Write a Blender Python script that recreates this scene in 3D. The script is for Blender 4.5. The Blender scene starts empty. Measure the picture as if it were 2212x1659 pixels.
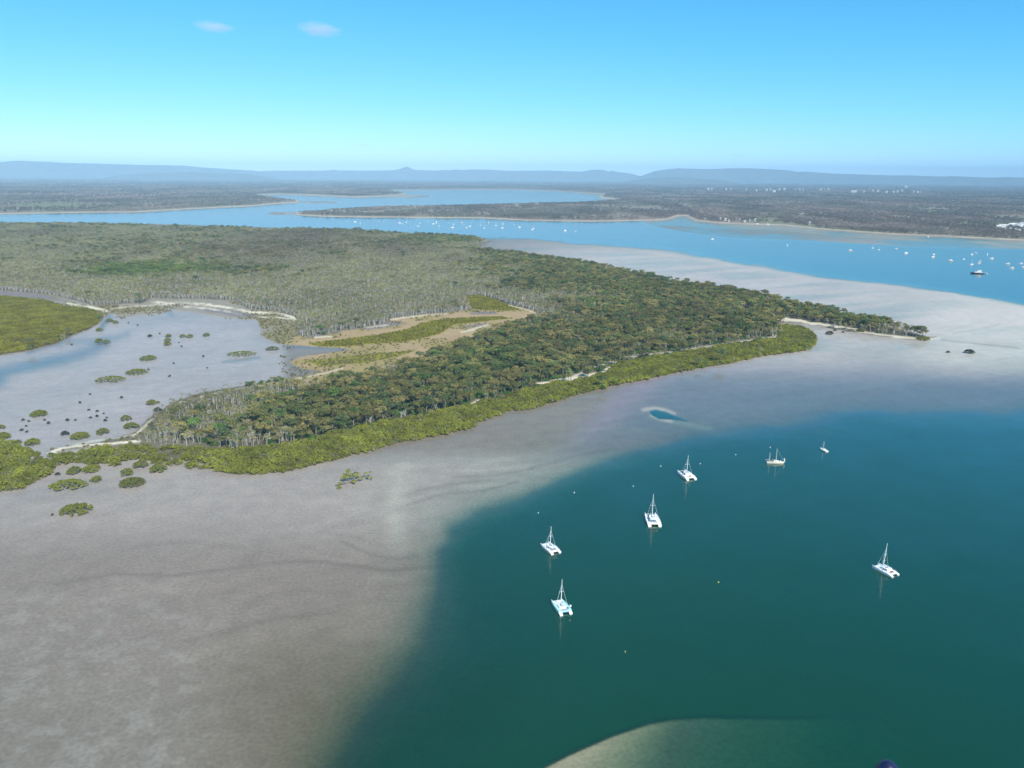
import bpy, math, random
import numpy as np
from mathutils import Matrix, Vector, Euler

C = bpy.context.scene.collection
S = bpy.context.scene
RAD = math.radians

# ------------------------------------------------------------------ camera
W, HH, F = 2212.0, 1659.0, 1736.0            # the plan is measured in a 2212 px wide survey of the view
CAMZ = 200.0
PITCH, ROLL = RAD(14.55), RAD(0.42)
cam = bpy.data.cameras.new('camera')
camo = bpy.data.objects.new('camera', cam)
C.objects.link(camo)
RM = Euler((math.pi / 2 - PITCH, 0, 0)).to_matrix() @ Matrix.Rotation(ROLL, 3, 'Z')
camo.matrix_world = Matrix.Translation((0, 0, CAMZ)) @ RM.to_4x4()
cam.sensor_width = 36.0
cam.lens = 36.0 * F / W
cam.clip_start = 0.1
cam.clip_end = 120000
S.camera = camo
R3 = np.array(RM)

# ------------------------------------------------------------------ sky, sun, exposure
SUN_EL, SUN_AZ = RAD(43), RAD(152)           # azimuth clockwise from +Y (view direction): behind, to the right
world = bpy.data.worlds.new('World')
S.world = world
world.use_nodes = True
wn, wl = world.node_tree.nodes, world.node_tree.links
wn.clear()
wo = wn.new('ShaderNodeOutputWorld')
wb = wn.new('ShaderNodeBackground')
sky = wn.new('ShaderNodeTexSky')
sky.sky_type = 'NISHITA'
sky.sun_disc = False
sky.sun_elevation = SUN_EL
sky.sun_rotation = SUN_AZ
sky.altitude = 200
sky.air_density = 0.5
sky.dust_density = 0.0
sky.ozone_density = 3.0
# one tone curve for the whole sky: the saturated cyan rendering of the photograph
sep = wn.new('ShaderNodeSeparateColor'); com = wn.new('ShaderNodeCombineColor')
wl.new(sky.outputs[0], sep.inputs[0])
for i, (k, p) in enumerate(((1.40, 1.45), (1.17, 0.72), (1.36, 0.70))):
    a = wn.new('ShaderNodeMath'); a.operation = 'MULTIPLY'; a.inputs[1].default_value = 0.1
    b = wn.new('ShaderNodeMath'); b.operation = 'POWER'; b.inputs[1].default_value = p
    c = wn.new('ShaderNodeMath'); c.operation = 'MULTIPLY'; c.inputs[1].default_value = k / 0.15
    wl.new(sep.outputs[i], a.inputs[0]); wl.new(a.outputs[0], b.inputs[0]); wl.new(b.outputs[0], c.inputs[0]); wl.new(c.outputs[0], com.inputs[i])
wl.new(com.outputs[0], wb.inputs[0])
wb.inputs[1].default_value = 0.15
wl.new(wb.outputs[0], wo.inputs[0])

sl = bpy.data.lights.new('sun', 'SUN')
sl.energy = 5.0
sl.angle = RAD(0.5)
sl.color = (1.0, 0.95, 0.87)
suno = bpy.data.objects.new('sun', sl)
C.objects.link(suno)
sd = Vector((math.sin(SUN_AZ) * math.cos(SUN_EL), math.cos(SUN_AZ) * math.cos(SUN_EL), math.sin(SUN_EL)))
suno.rotation_euler = sd.to_track_quat('Z', 'Y').to_euler()
suno.location = sd * 900

S.view_settings.view_transform = 'Standard'
S.view_settings.look = 'None'
S.view_settings.exposure = 0.32
S.view_settings.gamma = 1.0
S.view_settings.use_curve_mapping = False
S.render.engine = 'CYCLES'
S.cycles.use_denoising = True
S.cycles.max_bounces = 6
S.cycles.diffuse_bounces = 2
S.cycles.glossy_bounces = 2
S.cycles.transmission_bounces = 2
S.cycles.volume_bounces = 0
S.cycles.transparent_max_bounces = 8

# ------------------------------------------------------------------ helpers
def uv_of(x, y, z=0.0):
    x = np.asarray(x, float); y = np.asarray(y, float)
    px, py, pz = x, y, z - CAMZ + 0 * x
    qx = R3[0, 0] * px + R3[1, 0] * py + R3[2, 0] * pz
    qy = R3[0, 1] * px + R3[1, 1] * py + R3[2, 1] * pz
    qz = R3[0, 2] * px + R3[1, 2] * py + R3[2, 2] * pz
    qz = np.minimum(qz, -1e-3)
    return W / 2 + F * qx / -qz, HH / 2 - F * qy / -qz

def ground(u, v, z=0.0):
    u = np.asarray(u, float); v = np.asarray(v, float)
    dx, dy, dz = (u - W / 2) / F, -(v - HH / 2) / F, -1.0 + 0 * u
    wx = R3[0, 0] * dx + R3[0, 1] * dy + R3[0, 2] * dz
    wy = R3[1, 0] * dx + R3[1, 1] * dy + R3[1, 2] * dz
    wz = R3[2, 0] * dx + R3[2, 1] * dy + R3[2, 2] * dz
    t = (z - CAMZ) / np.minimum(wz, -1e-4)
    return wx * t, wy * t

def ray_at(u, v, dist):
    """point seen at u,v at a horizontal distance dist"""
    d = Vector(((u - W / 2) / F, -(v - HH / 2) / F, -1.0))
    w = RM @ d
    h = math.hypot(w.x, w.y)
    return Vector((0, 0, CAMZ)) + w * (dist / h)

def src(u, v):
    return u * W / 4096.0, v * W / 4096.0

def horizon(u):
    return 379.0 + (u - W / 2) * math.tan(ROLL)

def lower(pts, k):
    """from tree tops seen at pts to the ground below them; k = tree height / camera height"""
    out = []
    for u, v in pts:
        h = horizon(u)
        out.append((u, h + (v - h) / (1 - k)))
    return out

def sdist(poly, u, v, vs=1.0):
    """signed distance to a polygon, positive inside; v stretched by vs"""
    P = np.array(poly, float)
    P = P * [1, vs]
    v = v * vs
    n = len(P)
    best = np.full(u.shape, 1e18)
    inside = np.zeros(u.shape, bool)
    for i in range(n):
        ax, ay = P[i]; bx, by = P[(i + 1) % n]
        ex, ey = bx - ax, by - ay
        L = ex * ex + ey * ey + 1e-12
        t = np.clip(((u - ax) * ex + (v - ay) * ey) / L, 0, 1)
        d = (u - ax - t * ex) ** 2 + (v - ay - t * ey) ** 2
        np.minimum(best, d, out=best)
        if ay != by:
            c = ((ay > v) != (by > v)) & (u < (bx - ax) * (v - ay) / (by - ay) + ax)
            inside ^= c
    d = np.sqrt(best)
    return np.where(inside, d, -d)

def ldist(line, u, v, vs=1.0):
    P = np.array(line, float) * [1, vs]
    v = v * vs
    best = np.full(u.shape, 1e18)
    for i in range(len(P) - 1):
        ax, ay = P[i]; bx, by = P[i + 1]
        ex, ey = bx - ax, by - ay
        t = np.clip(((u - ax) * ex + (v - ay) * ey) / (ex * ex + ey * ey + 1e-12), 0, 1)
        np.minimum(best, (u - ax - t * ex) ** 2 + (v - ay - t * ey) ** 2, out=best)
    return np.sqrt(best)

def sstep(a, b, x):
    t = np.clip((x - a) / (b - a), 0, 1)
    return t * t * (3 - 2 * t)

_pr = np.random.RandomState(7)
_perm = _pr.rand(256, 256)
def vnoise(x, y):
    xi = np.floor(x).astype(int); yi = np.floor(y).astype(int)
    fx = x - xi; fy = y - yi
    fx = fx * fx * (3 - 2 * fx); fy = fy * fy * (3 - 2 * fy)
    g = lambda a, b: _perm[a & 255, b & 255]
    return (g(xi, yi) * (1 - fx) + g(xi + 1, yi) * fx) * (1 - fy) + (g(xi, yi + 1) * (1 - fx) + g(xi + 1, yi + 1) * fx) * fy

def fbm(x, y, oct=4):
    s = 0; a = 0.5; t = 0
    for i in range(oct):
        s = s + a * vnoise(x + 17.3 * i, y + 5.1 * i); t += a
        a *= 0.5; x = x * 2.03; y = y * 2.03
    return s / t

def mesh_np(name, verts, faces, mats, mat_idx=None, smooth=False):
    me = bpy.data.meshes.new(name)
    verts = np.asarray(verts, np.float32).reshape(-1, 3)
    if isinstance(faces, np.ndarray):
        nf, k = faces.shape
        me.vertices.add(len(verts)); me.vertices.foreach_set('co', verts.ravel())
        me.loops.add(nf * k); me.loops.foreach_set('vertex_index', faces.astype(np.int32).ravel())
        me.polygons.add(nf)
        me.polygons.foreach_set('loop_start', np.arange(0, nf * k, k, dtype=np.int32))
    else:
        me.from_pydata([tuple(map(float, p)) for p in verts], [], [tuple(map(int, f)) for f in faces])
    for m in mats:
        me.materials.append(m)
    if mat_idx is not None:
        me.polygons.foreach_set('material_index', np.asarray(mat_idx, np.int32))
    me.polygons.foreach_set('use_smooth', np.full(len(me.polygons), bool(smooth)))
    me.update(calc_edges=True)
    return me

def link(name, me, parent=None):
    o = bpy.data.objects.new(name, me)
    C.objects.link(o)
    if parent is not None:
        o.parent = parent
    return o

def tag(o, label, cat, group=None):
    o['label'] = label
    o['category'] = cat
    if group:
        o['group'] = group
    return o

def thing(name, label, cat, loc, rot=0.0, group=None, scale=1.0):
    o = bpy.data.objects.new(name, None)
    C.objects.link(o)
    o.empty_display_size = 0.5
    o.location = loc
    o.rotation_euler = (0, 0, rot)
    o.scale = (scale,) * 3
    return tag(o, label, cat, group)

class MB:
    """collects simple shapes into one mesh"""
    def __init__(s):
        s.v = []; s.f = []; s.mi = []; s.cur = 0
    def add(s, vs, fs):
        b = len(s.v)
        s.v += [tuple(p) for p in vs]
        for f in fs:
            s.f.append(tuple(b + i for i in f)); s.mi.append(s.cur)
    def box(s, c, d, rz=0.0, taper=1.0, ry=0.0):
        x, y, z = (q / 2 for q in d)
        M = Matrix.Rotation(rz, 3, 'Z') @ Matrix.Rotation(ry, 3, 'Y')
        vs = []
        for sz in (-1, 1):
            k = 1 if sz < 0 else taper
            for sx, sy in ((-1, -1), (1, -1), (1, 1), (-1, 1)):
                vs.append(Vector(c) + M @ Vector((sx * x * k, sy * y * k, sz * z)))
        s.add(vs, [(3, 2, 1, 0), (4, 5, 6, 7), (0, 1, 5, 4), (1, 2, 6, 5), (2, 3, 7, 6), (3, 0, 4, 7)])
    def tube(s, pts, rads, n=6):
        pts = [Vector(p) for p in pts]
        rings = []
        for i, p in enumerate(pts):
            t = (pts[min(i + 1, len(pts) - 1)] - pts[max(i - 1, 0)])
            t = t.normalized() if t.length > 0 else Vector((0, 0, 1))
            a = t.orthogonal().normalized(); b = t.cross(a)
            r = rads[i] if hasattr(rads, '__len__') else rads
            rings.append([p + (a * math.cos(2 * math.pi * k / n) + b * math.sin(2 * math.pi * k / n)) * r for k in range(n)])
        vs = [p for r in rings for p in r]; fs = []
        for i in range(len(rings) - 1):
            for k in range(n):
                fs.append((i * n + k, i * n + (k + 1) % n, (i + 1) * n + (k + 1) % n, (i + 1) * n + k))
        fs.append(tuple(range(n - 1, -1, -1))); fs.append(tuple((len(rings) - 1) * n + k for k in range(n)))
        s.add(vs, fs)
    def loft(s, rings, cap=True):
        n = len(rings[0]); vs = [p for r in rings for p in r]; fs = []
        for i in range(len(rings) - 1):
            for k in range(n):
                fs.append((i * n + k, i * n + (k + 1) % n, (i + 1) * n + (k + 1) % n, (i + 1) * n + k))
        if cap:
            fs.append(tuple(range(n - 1, -1, -1))); fs.append(tuple((len(rings) - 1) * n + k for k in range(n)))
        s.add(vs, fs)
    def prism(s, poly, z0, z1, k=1.0):
        """poly in xy, from z0 up to z1, top scaled by k about its centre"""
        cx = sum(p[0] for p in poly) / len(poly); cy = sum(p[1] for p in poly) / len(poly)
        n = len(poly)
        vs = [(x, y, z0) for x, y in poly] + [(cx + (x - cx) * k, cy + (y - cy) * k, z1) for x, y in poly]
        fs = [(i, (i + 1) % n, n + (i + 1) % n, n + i) for i in range(n)]
        s.add(vs, fs + [tuple(range(n - 1, -1, -1)), tuple(range(n, 2 * n))])
    def mesh(s, name, mats, smooth=False):
        if not isinstance(mats, (list, tuple)):
            mats = [mats]
        me = bpy.data.meshes.new(name)
        me.from_pydata([tuple(map(float, p)) for p in s.v], [], s.f)
        for m in mats:
            me.materials.append(m)
        me.polygons.foreach_set('material_index', s.mi)
        me.polygons.foreach_set('use_smooth', [smooth] * len(s.f))
        me.update()
        return me
    def build(s, name, mats, parent=None, smooth=False):
        return link(name, s.mesh(name, mats, smooth), parent)

# ------------------------------------------------------------------ materials
def mat(name, col=None, rough=0.6, spec=0.3, noise=None, metallic=0.0):
    m = bpy.data.materials.new(name)
    m.use_nodes = True
    nt = m.node_tree
    b = nt.nodes['Principled BSDF']
    b.inputs['Roughness'].default_value = rough
    b.inputs['Specular IOR Level'].default_value = spec
    b.inputs['Metallic'].default_value = metallic
    if col is not None:
        b.inputs['Base Color'].default_value = (*col, 1)
    if noise:
        sc, lo, hi = noise
        tc = nt.nodes.new('ShaderNodeTexCoord')
        n = nt.nodes.new('ShaderNodeTexNoise'); n.inputs['Scale'].default_value = sc; n.inputs['Detail'].default_value = 4
        r = nt.nodes.new('ShaderNodeMapRange')
        r.inputs['From Min'].default_value = 0.3; r.inputs['From Max'].default_value = 0.7
        r.inputs['To Min'].default_value = lo; r.inputs['To Max'].default_value = hi
        mx = nt.nodes.new('ShaderNodeVectorMath'); mx.operation = 'SCALE'
        mx.inputs[0].default_value = col
        nt.links.new(tc.outputs['Object'], n.inputs['Vector'])
        nt.links.new(n.outputs[0], r.inputs['Value'])
        nt.links.new(r.outputs[0], mx.inputs['Scale'])
        nt.links.new(mx.outputs[0], b.inputs['Base Color'])
    return m

M = {}
M['white'] = mat('white_gelcoat', (0.80, 0.80, 0.79), 0.35, 0.5, (0.6, 0.94, 1.02))
M['cream'] = mat('cream_paint', (0.78, 0.74, 0.60), 0.4, 0.4, (0.7, 0.92, 1.03))
M['aqua'] = mat('pale_aqua_paint', (0.42, 0.74, 0.78), 0.45, 0.4, (0.8, 0.92, 1.03))
M['mast'] = mat('pale_spar_paint', (0.78, 0.80, 0.78), 0.4, 0.4, (0.5, 0.95, 1.02))
M['wood'] = mat('varnished_spar', (0.55, 0.46, 0.36), 0.5, 0.3, (2.0, 0.8, 1.1))
M['glass'] = mat('dark_cabin_glass', (0.02, 0.025, 0.03), 0.15, 0.5, (2.0, 0.8, 1.2))
M['net'] = mat('dark_trampoline_net', (0.06, 0.07, 0.075), 0.9, 0.1, (4.0, 0.7, 1.3))
M['grey'] = mat('grey_nonslip', (0.38, 0.39, 0.40), 0.8, 0.2, (3.0, 0.85, 1.1))
M['navy'] = mat('navy_paint', (0.012, 0.018, 0.06), 0.35, 0.5, (1.0, 0.8, 1.2))
M['blue'] = mat('mid_blue_paint', (0.06, 0.13, 0.32), 0.4, 0.4, (1.0, 0.85, 1.15))
M['orange'] = mat('ochre_canvas', (0.62, 0.36, 0.08), 0.8, 0.1, (3.0, 0.8, 1.1))
M['red'] = mat('dark_red_canvas', (0.22, 0.03, 0.07), 0.8, 0.1, (3.0, 0.8, 1.1))
M['black'] = mat('black_rubber', (0.015, 0.015, 0.017), 0.7, 0.2, (3.0, 0.8, 1.2))
M['yellow'] = mat('yellow_plastic', (0.75, 0.60, 0.03), 0.5, 0.3, (3.0, 0.9, 1.05))
M['steel'] = mat('stainless_wire', (0.62, 0.65, 0.66), 0.4, 0.5, (3.0, 0.9, 1.05))
M['roof_w'] = mat('white_metal_roof', (0.80, 0.81, 0.80), 0.5, 0.3, (0.2, 0.92, 1.03))
M['roof_g'] = mat('grey_metal_roof', (0.42, 0.45, 0.50), 0.5, 0.3, (0.2, 0.9, 1.05))
M['roof_r'] = mat('terracotta_roof', (0.42, 0.17, 0.11), 0.8, 0.2, (0.4, 0.85, 1.1))
M['roof_y'] = mat('ochre_roof', (0.55, 0.44, 0.18), 0.8, 0.2, (0.4, 0.85, 1.1))
M['wall'] = mat('pale_render_wall', (0.66, 0.64, 0.58), 0.8, 0.2, (0.4, 0.9, 1.05))
M['wall_b'] = mat('blue_grey_wall', (0.30, 0.38, 0.46), 0.8, 0.2, (0.4, 0.9, 1.05))
M['trunk_w'] = mat('paperbark', (0.47, 0.45, 0.40), 0.9, 0.1, (1.2, 0.7, 1.15))
M['trunk_g'] = mat('gum_bark', (0.25, 0.225, 0.19), 0.9, 0.1, (1.5, 0.6, 1.3))
M['trunk_d'] = mat('bleached_dead_wood', (0.62, 0.59, 0.54), 0.9, 0.1, (1.5, 0.8, 1.1))
M['trunk_m'] = mat('mangrove_bark', (0.13, 0.11, 0.09), 0.9, 0.1, (1.5, 0.7, 1.3))

def leaf_material(name):
    """leaf colour is carried by each tree (attribute 'leaf'), broken up by clump noise"""
    m = bpy.data.materials.new(name); m.use_nodes = True
    nt = m.node_tree; N = nt.nodes; L = nt.links
    b = N['Principled BSDF']
    b.inputs['Roughness'].default_value = 0.75
    b.inputs['Specular IOR Level'].default_value = 0.15
    at = N.new('ShaderNodeAttribute'); at.attribute_type = 'INSTANCER'; at.attribute_name = 'leaf'
    tc = N.new('ShaderNodeTexCoord')
    n = N.new('ShaderNodeTexNoise'); n.inputs['Scale'].default_value = 0.9; n.inputs['Detail'].default_value = 3
    r = N.new('ShaderNodeMapRange')
    r.inputs['From Min'].default_value = 0.3; r.inputs['From Max'].default_value = 0.7
    r.inputs['To Min'].default_value = 0.65; r.inputs['To Max'].default_value = 1.4
    mx = N.new('ShaderNodeVectorMath'); mx.operation = 'SCALE'
    L.new(tc.outputs['Object'], n.inputs['Vector']); L.new(n.outputs[0], r.inputs['Value'])
    L.new(at.outputs['Color'], mx.inputs[0]); L.new(r.outputs[0], mx.inputs['Scale'])
    L.new(mx.outputs[0], b.inputs['Base Color'])
    tr = N.new('ShaderNodeBsdfTranslucent'); L.new(mx.outputs[0], tr.inputs['Color'])
    ms = N.new('ShaderNodeMixShader'); ms.inputs[0].default_value = 0.36
    L.new(b.outputs[0], ms.inputs[1]); L.new(tr.outputs[0], ms.inputs[2])
    L.new(ms.outputs[0], N['Material Output'].inputs['Surface'])
    return m
M['leaf'] = leaf_material('foliage')

# ------------------------------------------------------------------ the plan of the place (survey coordinates)
FARLAND = [(-1500, 466), (-300, 464), (0, 462), (171, 459), (290, 458), (410, 451), (547, 444.5), (581, 441), (640, 437),
           (646, 434), (600, 429), (562, 424), (556, 421.5), (600, 419.5), (690, 422), (758, 426), (815, 424.5), (850, 422), (874, 419.5),
           (866, 416), (842, 413), (850, 410), (993, 408.5), (1112, 409), (1180, 411), (1249, 415), (1308, 419.5), (1296, 427), (1340, 431.5),
           (1266, 437), (1140, 440.5), (1020, 443.5), (900, 446), (815, 448), (740, 452), (690, 456), (640, 460), (645, 464), (700, 467.5),
           (756, 468.5), (805, 469), (1044, 471), (1146, 476), (1283, 478), (1386, 476), (1440, 474), (1462, 466.5), (1484, 465.5), (1503, 476),
           (1550, 481), (1620, 484), (1696, 486.5), (1769, 494), (1860, 501), (1952, 507), (2043, 510), (2212, 519), (3600, 562), (3600, -400), (-1500, -400)]
RSHELF = [(1380, 474), (1404, 488), (1514, 508), (1623, 518), (1733, 519), (1806, 524), (1952, 533), (2061, 536), (2212, 540), (3600, 590),
          (3600, 540), (2212, 500), (1700, 470), (1500, 465)]
ISL_TOP = lower([(-1500, 462), (-500, 470), (-150, 474), (0, 478), (200, 479), (400, 484), (600, 490), (700, 491), (760, 492.5), (820, 496), (870, 500), (1000, 506)], 0.055)
SPIT_TOP = lower([(1070, 535), (1150, 545), (1250, 558), (1350, 577), (1450, 599), (1550, 611), (1650, 628), (1750, 653), (1850, 671), (1950, 693), (2008, 708)], 0.06)
ISLFLAT = ISL_TOP + [(1027, 511), (1098, 513), (1239, 521), (1350, 532), (1458, 543), (1565, 561), (1602, 568), (1751, 594), (1917, 612), (2041, 627),
           (2212, 660), (3600, 960), (3600, 4000), (-3000, 4000), (-3000, 470)]
ISLAND = ISL_TOP + [(1060, 522), (1030, 531), (1040, 542)] + SPIT_TOP + [(2024, 727), (1990, 737), (1900, 727), (1850, 720), (1800, 712), (1750, 700),
           (1700, 697), (1680, 703), (1722, 706), (1750, 715), (1762, 730), (1758, 748), (1740, 758), (1700, 764), (1650, 770), (1580, 785),
           (1500, 798), (1420, 815), (1340, 832), (1280, 845), (1220, 862), (1150, 885), (1100, 890), (1050, 905), (1020, 925), (940, 945),
           (850, 960), (800, 975), (700, 1000), (620, 1020), (540, 1027), (470, 1020), (440, 1003), (380, 992), (300, 975), (200, 966), (110, 978),
           (108, 972), (160, 962), (210, 956), (290, 935), (320, 905), (376, 868), (440, 848), (513, 836), (600, 822), (660, 812), (700, 801),
           (655, 797), (625, 783), (649, 771), (756, 757), (742, 752), (673, 748), (598, 742), (564, 725), (561, 701), (554, 690), (496, 687),
           (410, 673), (362, 670), (342, 677), (260, 687), (239, 675), (222, 690), (210, 702), (191, 713), (154, 727), (120, 744), (51, 761),
           (0, 768), (-300, 800), (-1500, 900)]
CLEARING = [(640, 728), (680, 730), (743, 718), (791, 713), (838, 702), (845, 692), (918, 683), (965, 680), (1016, 673), (1004, 645), (1029, 639),
            (1076, 651), (1092, 659), (1124, 668), (1156, 676), (1166, 694), (1116, 712), (1066, 726), (962, 764), (922, 786), (815, 816),
            (720, 834), (640, 846), (600, 800), (610, 740)]
APRON = [(-200, 631), (0, 631), (103, 639), (164, 653), (205, 664), (239, 660), (308, 658), (328, 647), (376, 648), (444, 649), (506, 653),
         (533, 668), (608, 678), (639, 690), (645, 700), (640, 728), (610, 745), (564, 728), (561, 701), (554, 690), (496, 690), (410, 676), (362, 673),
         (342, 680), (260, 690), (239, 680), (222, 690), (205, 676), (137, 668), (103, 655), (34, 648), (-200, 645)]
MANG_L = [(-400, 640), (0, 643), (34, 646), (103, 653), (137, 666), (205, 673), (220, 684), (210, 700), (189, 711), (152, 725), (118, 742), (51, 759), (0, 766), (-400, 800)]
MANG_BAND = [(1680, 704), (1722, 707), (1750, 716), (1761, 730), (1757, 747), (1739, 757), (1700, 763), (1650, 769), (1580, 784),
             (1500, 797), (1420, 814), (1340, 831), (1280, 844), (1220, 861), (1150, 884), (1100, 889), (1050, 904), (1020, 924), (940, 944),
             (850, 959), (800, 974), (700, 999), (620, 1019), (540, 1026), (470, 1019), (450, 1000), (400, 990), (420, 975), (500, 982), (560, 976),
             (650, 962), (720, 945), (800, 925), (900, 908), (1000, 886), (1050, 874), (1120, 853), (1180, 838), (1240, 829), (1310, 812), (1340, 790), (1420, 776),
             (1500, 763), (1600, 748), (1680, 736), (1686, 720)]
MANG_W = [(110, 985), (160, 972), (300, 964), (400, 975), (450, 990), (470, 1019), (430, 1010), (380, 1008), (330, 1000), (270, 1010), (220, 1000), (160, 1005), (120, 1000)]
MANG_SW = [(-200, 950), (0, 950), (27, 958), (65, 976), (89, 986), (117, 1012), (108, 1024), (85, 1036), (51, 1053), (10, 1064), (-200, 1075)]
YBAND = [(664, 743), (727, 737), (807, 730), (883, 715), (911, 702), (965, 692), (1029, 689), (1076, 688), (1108, 692), (1061, 696), (981, 705),
         (953, 724), (918, 734), (870, 743), (775, 748), (696, 750)]
YTOP = [(1007, 642), (1029, 640), (1076, 651), (1092, 660), (1124, 673), (1076, 674), (1019, 671)]
YLOW = [(655, 782), (720, 776), (800, 768), (860, 765), (905, 760), (850, 778), (780, 790), (700, 793)]
PMUD = [[(781, 717), (820, 714), (880, 702), (850, 698), (790, 712)], [(1016, 678), (1070, 677), (1076, 683), (1016, 683)],
        [(0, 632), (103, 641), (150, 655), (110, 651), (0, 641), (-200, 640)], [(420, 668), (500, 683), (560, 688), (545, 680), (470, 668)],
        [(1004, 708), (1050, 702), (1050, 706), (1010, 712)], [(650, 735), (740, 722), (735, 718), (660, 730)]]
SANDS = [  # (line, half width px, white?)
    ([(1160, 836), (1190, 832), (1230, 825), (1290, 812), (1318, 800)], 5.0, 1), ([(1180, 833), (1240, 818), (1275, 806)], 4.0, 0.7),
    ([(1340, 778), (1420, 770), (1500, 759), (1560, 750), (1640, 737), (1676, 733)], 4.5, 0.45),
    ([(1330, 786), (1290, 795), (1260, 800)], 3.5, 0.5), ([(1676, 731), (1684, 716), (1678, 704)], 3.5, 0.4),
    ([(1585, 678), (1620, 675), (1655, 680), (1690, 688), (1740, 695)], 3.2, 1), ([(1660, 690), (1700, 693), (1745, 697), (1800, 706), (1850, 712)], 3.0, 1),
    ([(1850, 716), (1900, 723), (1960, 731), (2000, 735), (2026, 729)], 3.0, 0.8), ([(2000, 733), (2032, 731)], 3.0, 1),
    ([(945, 900), (960, 897)], 3.0, 1), ([(1020, 879), (1034, 873)], 4.0, 1), ([(1100, 855), (1122, 848)], 3.0, 1), ([(776, 938), (792, 934)], 3.0, 0.8),
    ([(905, 914), (918, 911)], 3.0, 0.8), ([(1048, 868), (1060, 865)], 2.5, 0.8), ([(700, 958), (716, 954)], 3.0, 0.6),
    ([(104, 980), (130, 970), (160, 965), (210, 961), (240, 960), (300, 957)], 3.6, 1), ([(160, 962), (200, 953), (250, 948), (292, 940)], 3.2, 0.6),
    ([(290, 945), (320, 915), (330, 905)], 4.0, 0.7), ([(560, 835), (650, 818), (740, 800)], 3.5, 0.6), ([(380, 874), (450, 855), (540, 836)], 3.0, 0.35),
    ([(147, 660), (175, 664), (205, 668), (230, 672)], 4.5, 0.75), ([(240, 668), (300, 664), (360, 660)], 3.0, 0.5),
    ([(330, 656), (400, 657), (450, 660), (500, 668), (540, 676), (600, 680), (636, 690)], 4.2, 0.85), ([(400, 664), (450, 668), (520, 680)], 3.0, 0.6),
    ([(560, 686), (600, 690), (640, 694)], 3.4, 0.55), ([(845, 694), (880, 689), (918, 685), (965, 681)], 2.5, 0.6), ([(997, 722), (1030, 713), (1054, 706)], 4.0, 0.6),
    ([(680, 731), (715, 730)], 2.5, 0.8), ([(791, 712), (838, 706)], 2.0, 0.6), ([(1100, 664), (1140, 673), (1156, 680)], 2.6, 0.4), ([(815, 516), (860, 517), (880, 517)], 1.2, 0.8),
    ([(1000, 529), (1036, 533)], 1.8, 0.6)]
FCH = [(3600, 800), (2600, 872), (2212, 905), (2050, 908), (1900, 910), (1800, 917), (1700, 925), (1600, 937), (1500, 952), (1400, 977), (1300, 1008), (1200, 1047), (1120, 1085),
       (1050, 1110), (985, 1150), (960, 1200), (965, 1270), (955, 1330), (950, 1400), (915, 1450), (870, 1510), (820, 1560), (775, 1630), (720, 1720), (520, 2200), (300, 4000), (3600, 4000)]
SHOAL = [(1060, 1720), (1160, 1662), (1230, 1626), (1320, 1587), (1400, 1560), (1450, 1551), (1520, 1547), (1600, 1548.5), (1700, 1550), (1800, 1547), (1900, 1546),
         (1960, 1600), (1900, 1900), (1300, 2600), (700, 2600)]
POOL = [(1405, 888), (1418, 886), (1440, 891), (1462, 900), (1486, 909), (1470, 907), (1448, 905), (1424, 904), (1408, 896)]
DARKS = [([(120, 1262), (240, 1240), (380, 1243), (500, 1228), (600, 1215), (680, 1212), (760, 1222), (830, 1232), (960, 1222)], 6, .16),
         ([(400, 1385), (520, 1355), (620, 1332), (720, 1325)], 6, .14), ([(740, 1170), (800, 1198), (860, 1208), (900, 1200)], 5, .16), ([(690, 1150), (760, 1158), (830, 1180)], 6, .10),
         ([(880, 1090), (950, 1068), (1040, 1060), (1120, 1040)], 4, .2), ([(900, 1060), (970, 1046), (1060, 1036)], 4, .16), ([(980, 1030), (1070, 1027), (1150, 1012)], 4, .14),
         ([(560, 1290), (640, 1275), (760, 1282)], 8, .08), ([(300, 1180), (420, 1170), (560, 1190)], 10, .08), ([(1150, 1010), (1240, 985), (1330, 968)], 5, .12),
         ([(2036, 734), (2100, 741), (2200, 752)], 2.5, .3), ([(2060, 720), (2110, 712), (2160, 700)], 2.0, .16), ([(2050, 712), (2100, 703)], 2, .14)]
BRIGHTS = [([(870, 1010), (855, 1060), (850, 1110), (865, 1165)], 26, .30), ([(900, 1075), (985, 1052), (1090, 1045)], 5, .25), ([(960, 1017), (1040, 1016), (1130, 1008)], 5, .24),
           ([(1030, 1000), (1120, 985)], 6, .14), ([(1390, 885), (1415, 881), (1438, 886), (1455, 893)], 6.0, .62), ([(1408, 897), (1430, 906), (1448, 909)], 5.5, .66), ([(1452, 909), (1500, 920), (1535, 925)], 7, .36),
           ([(1180, 975), (1260, 952)], 6, .12), ([(620, 1250), (760, 1245), (880, 1250)], 8, .06), ([(2036, 728), (2100, 735), (2212, 748), (2500, 775)], 7, .4),
           ([(1940, 742), (2060, 768), (2212, 796), (2500, 830)], 16, .16), ([(1250, 930), (1330, 925), (1400, 928)], 5, .1)]
LAG_BLUE = [([(236, 686), (226, 697), (221, 708)], 5, .5), ([(150, 727), (120, 744), (60, 762)], 4, .35), ([(120, 742), (170, 737), (212, 738), (240, 733), (275, 722)], 8, .28),
            ([(225, 742), (200, 757), (150, 772), (80, 787), (0, 806), (-200, 850)], 13, .5), ([(0, 822), (-200, 880)], 16, .45), ([(362, 672), (372, 682)], 5, .2),
            ([(560, 772), (520, 778), (480, 782)], 3, .3), ([(745, 753), (690, 752), (620, 750)], 3, .3), ([(300, 705), (360, 690), (430, 690)], 14, .08), ([(40, 1075), (130, 1062), (220, 1050)], 14, .12)]

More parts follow.
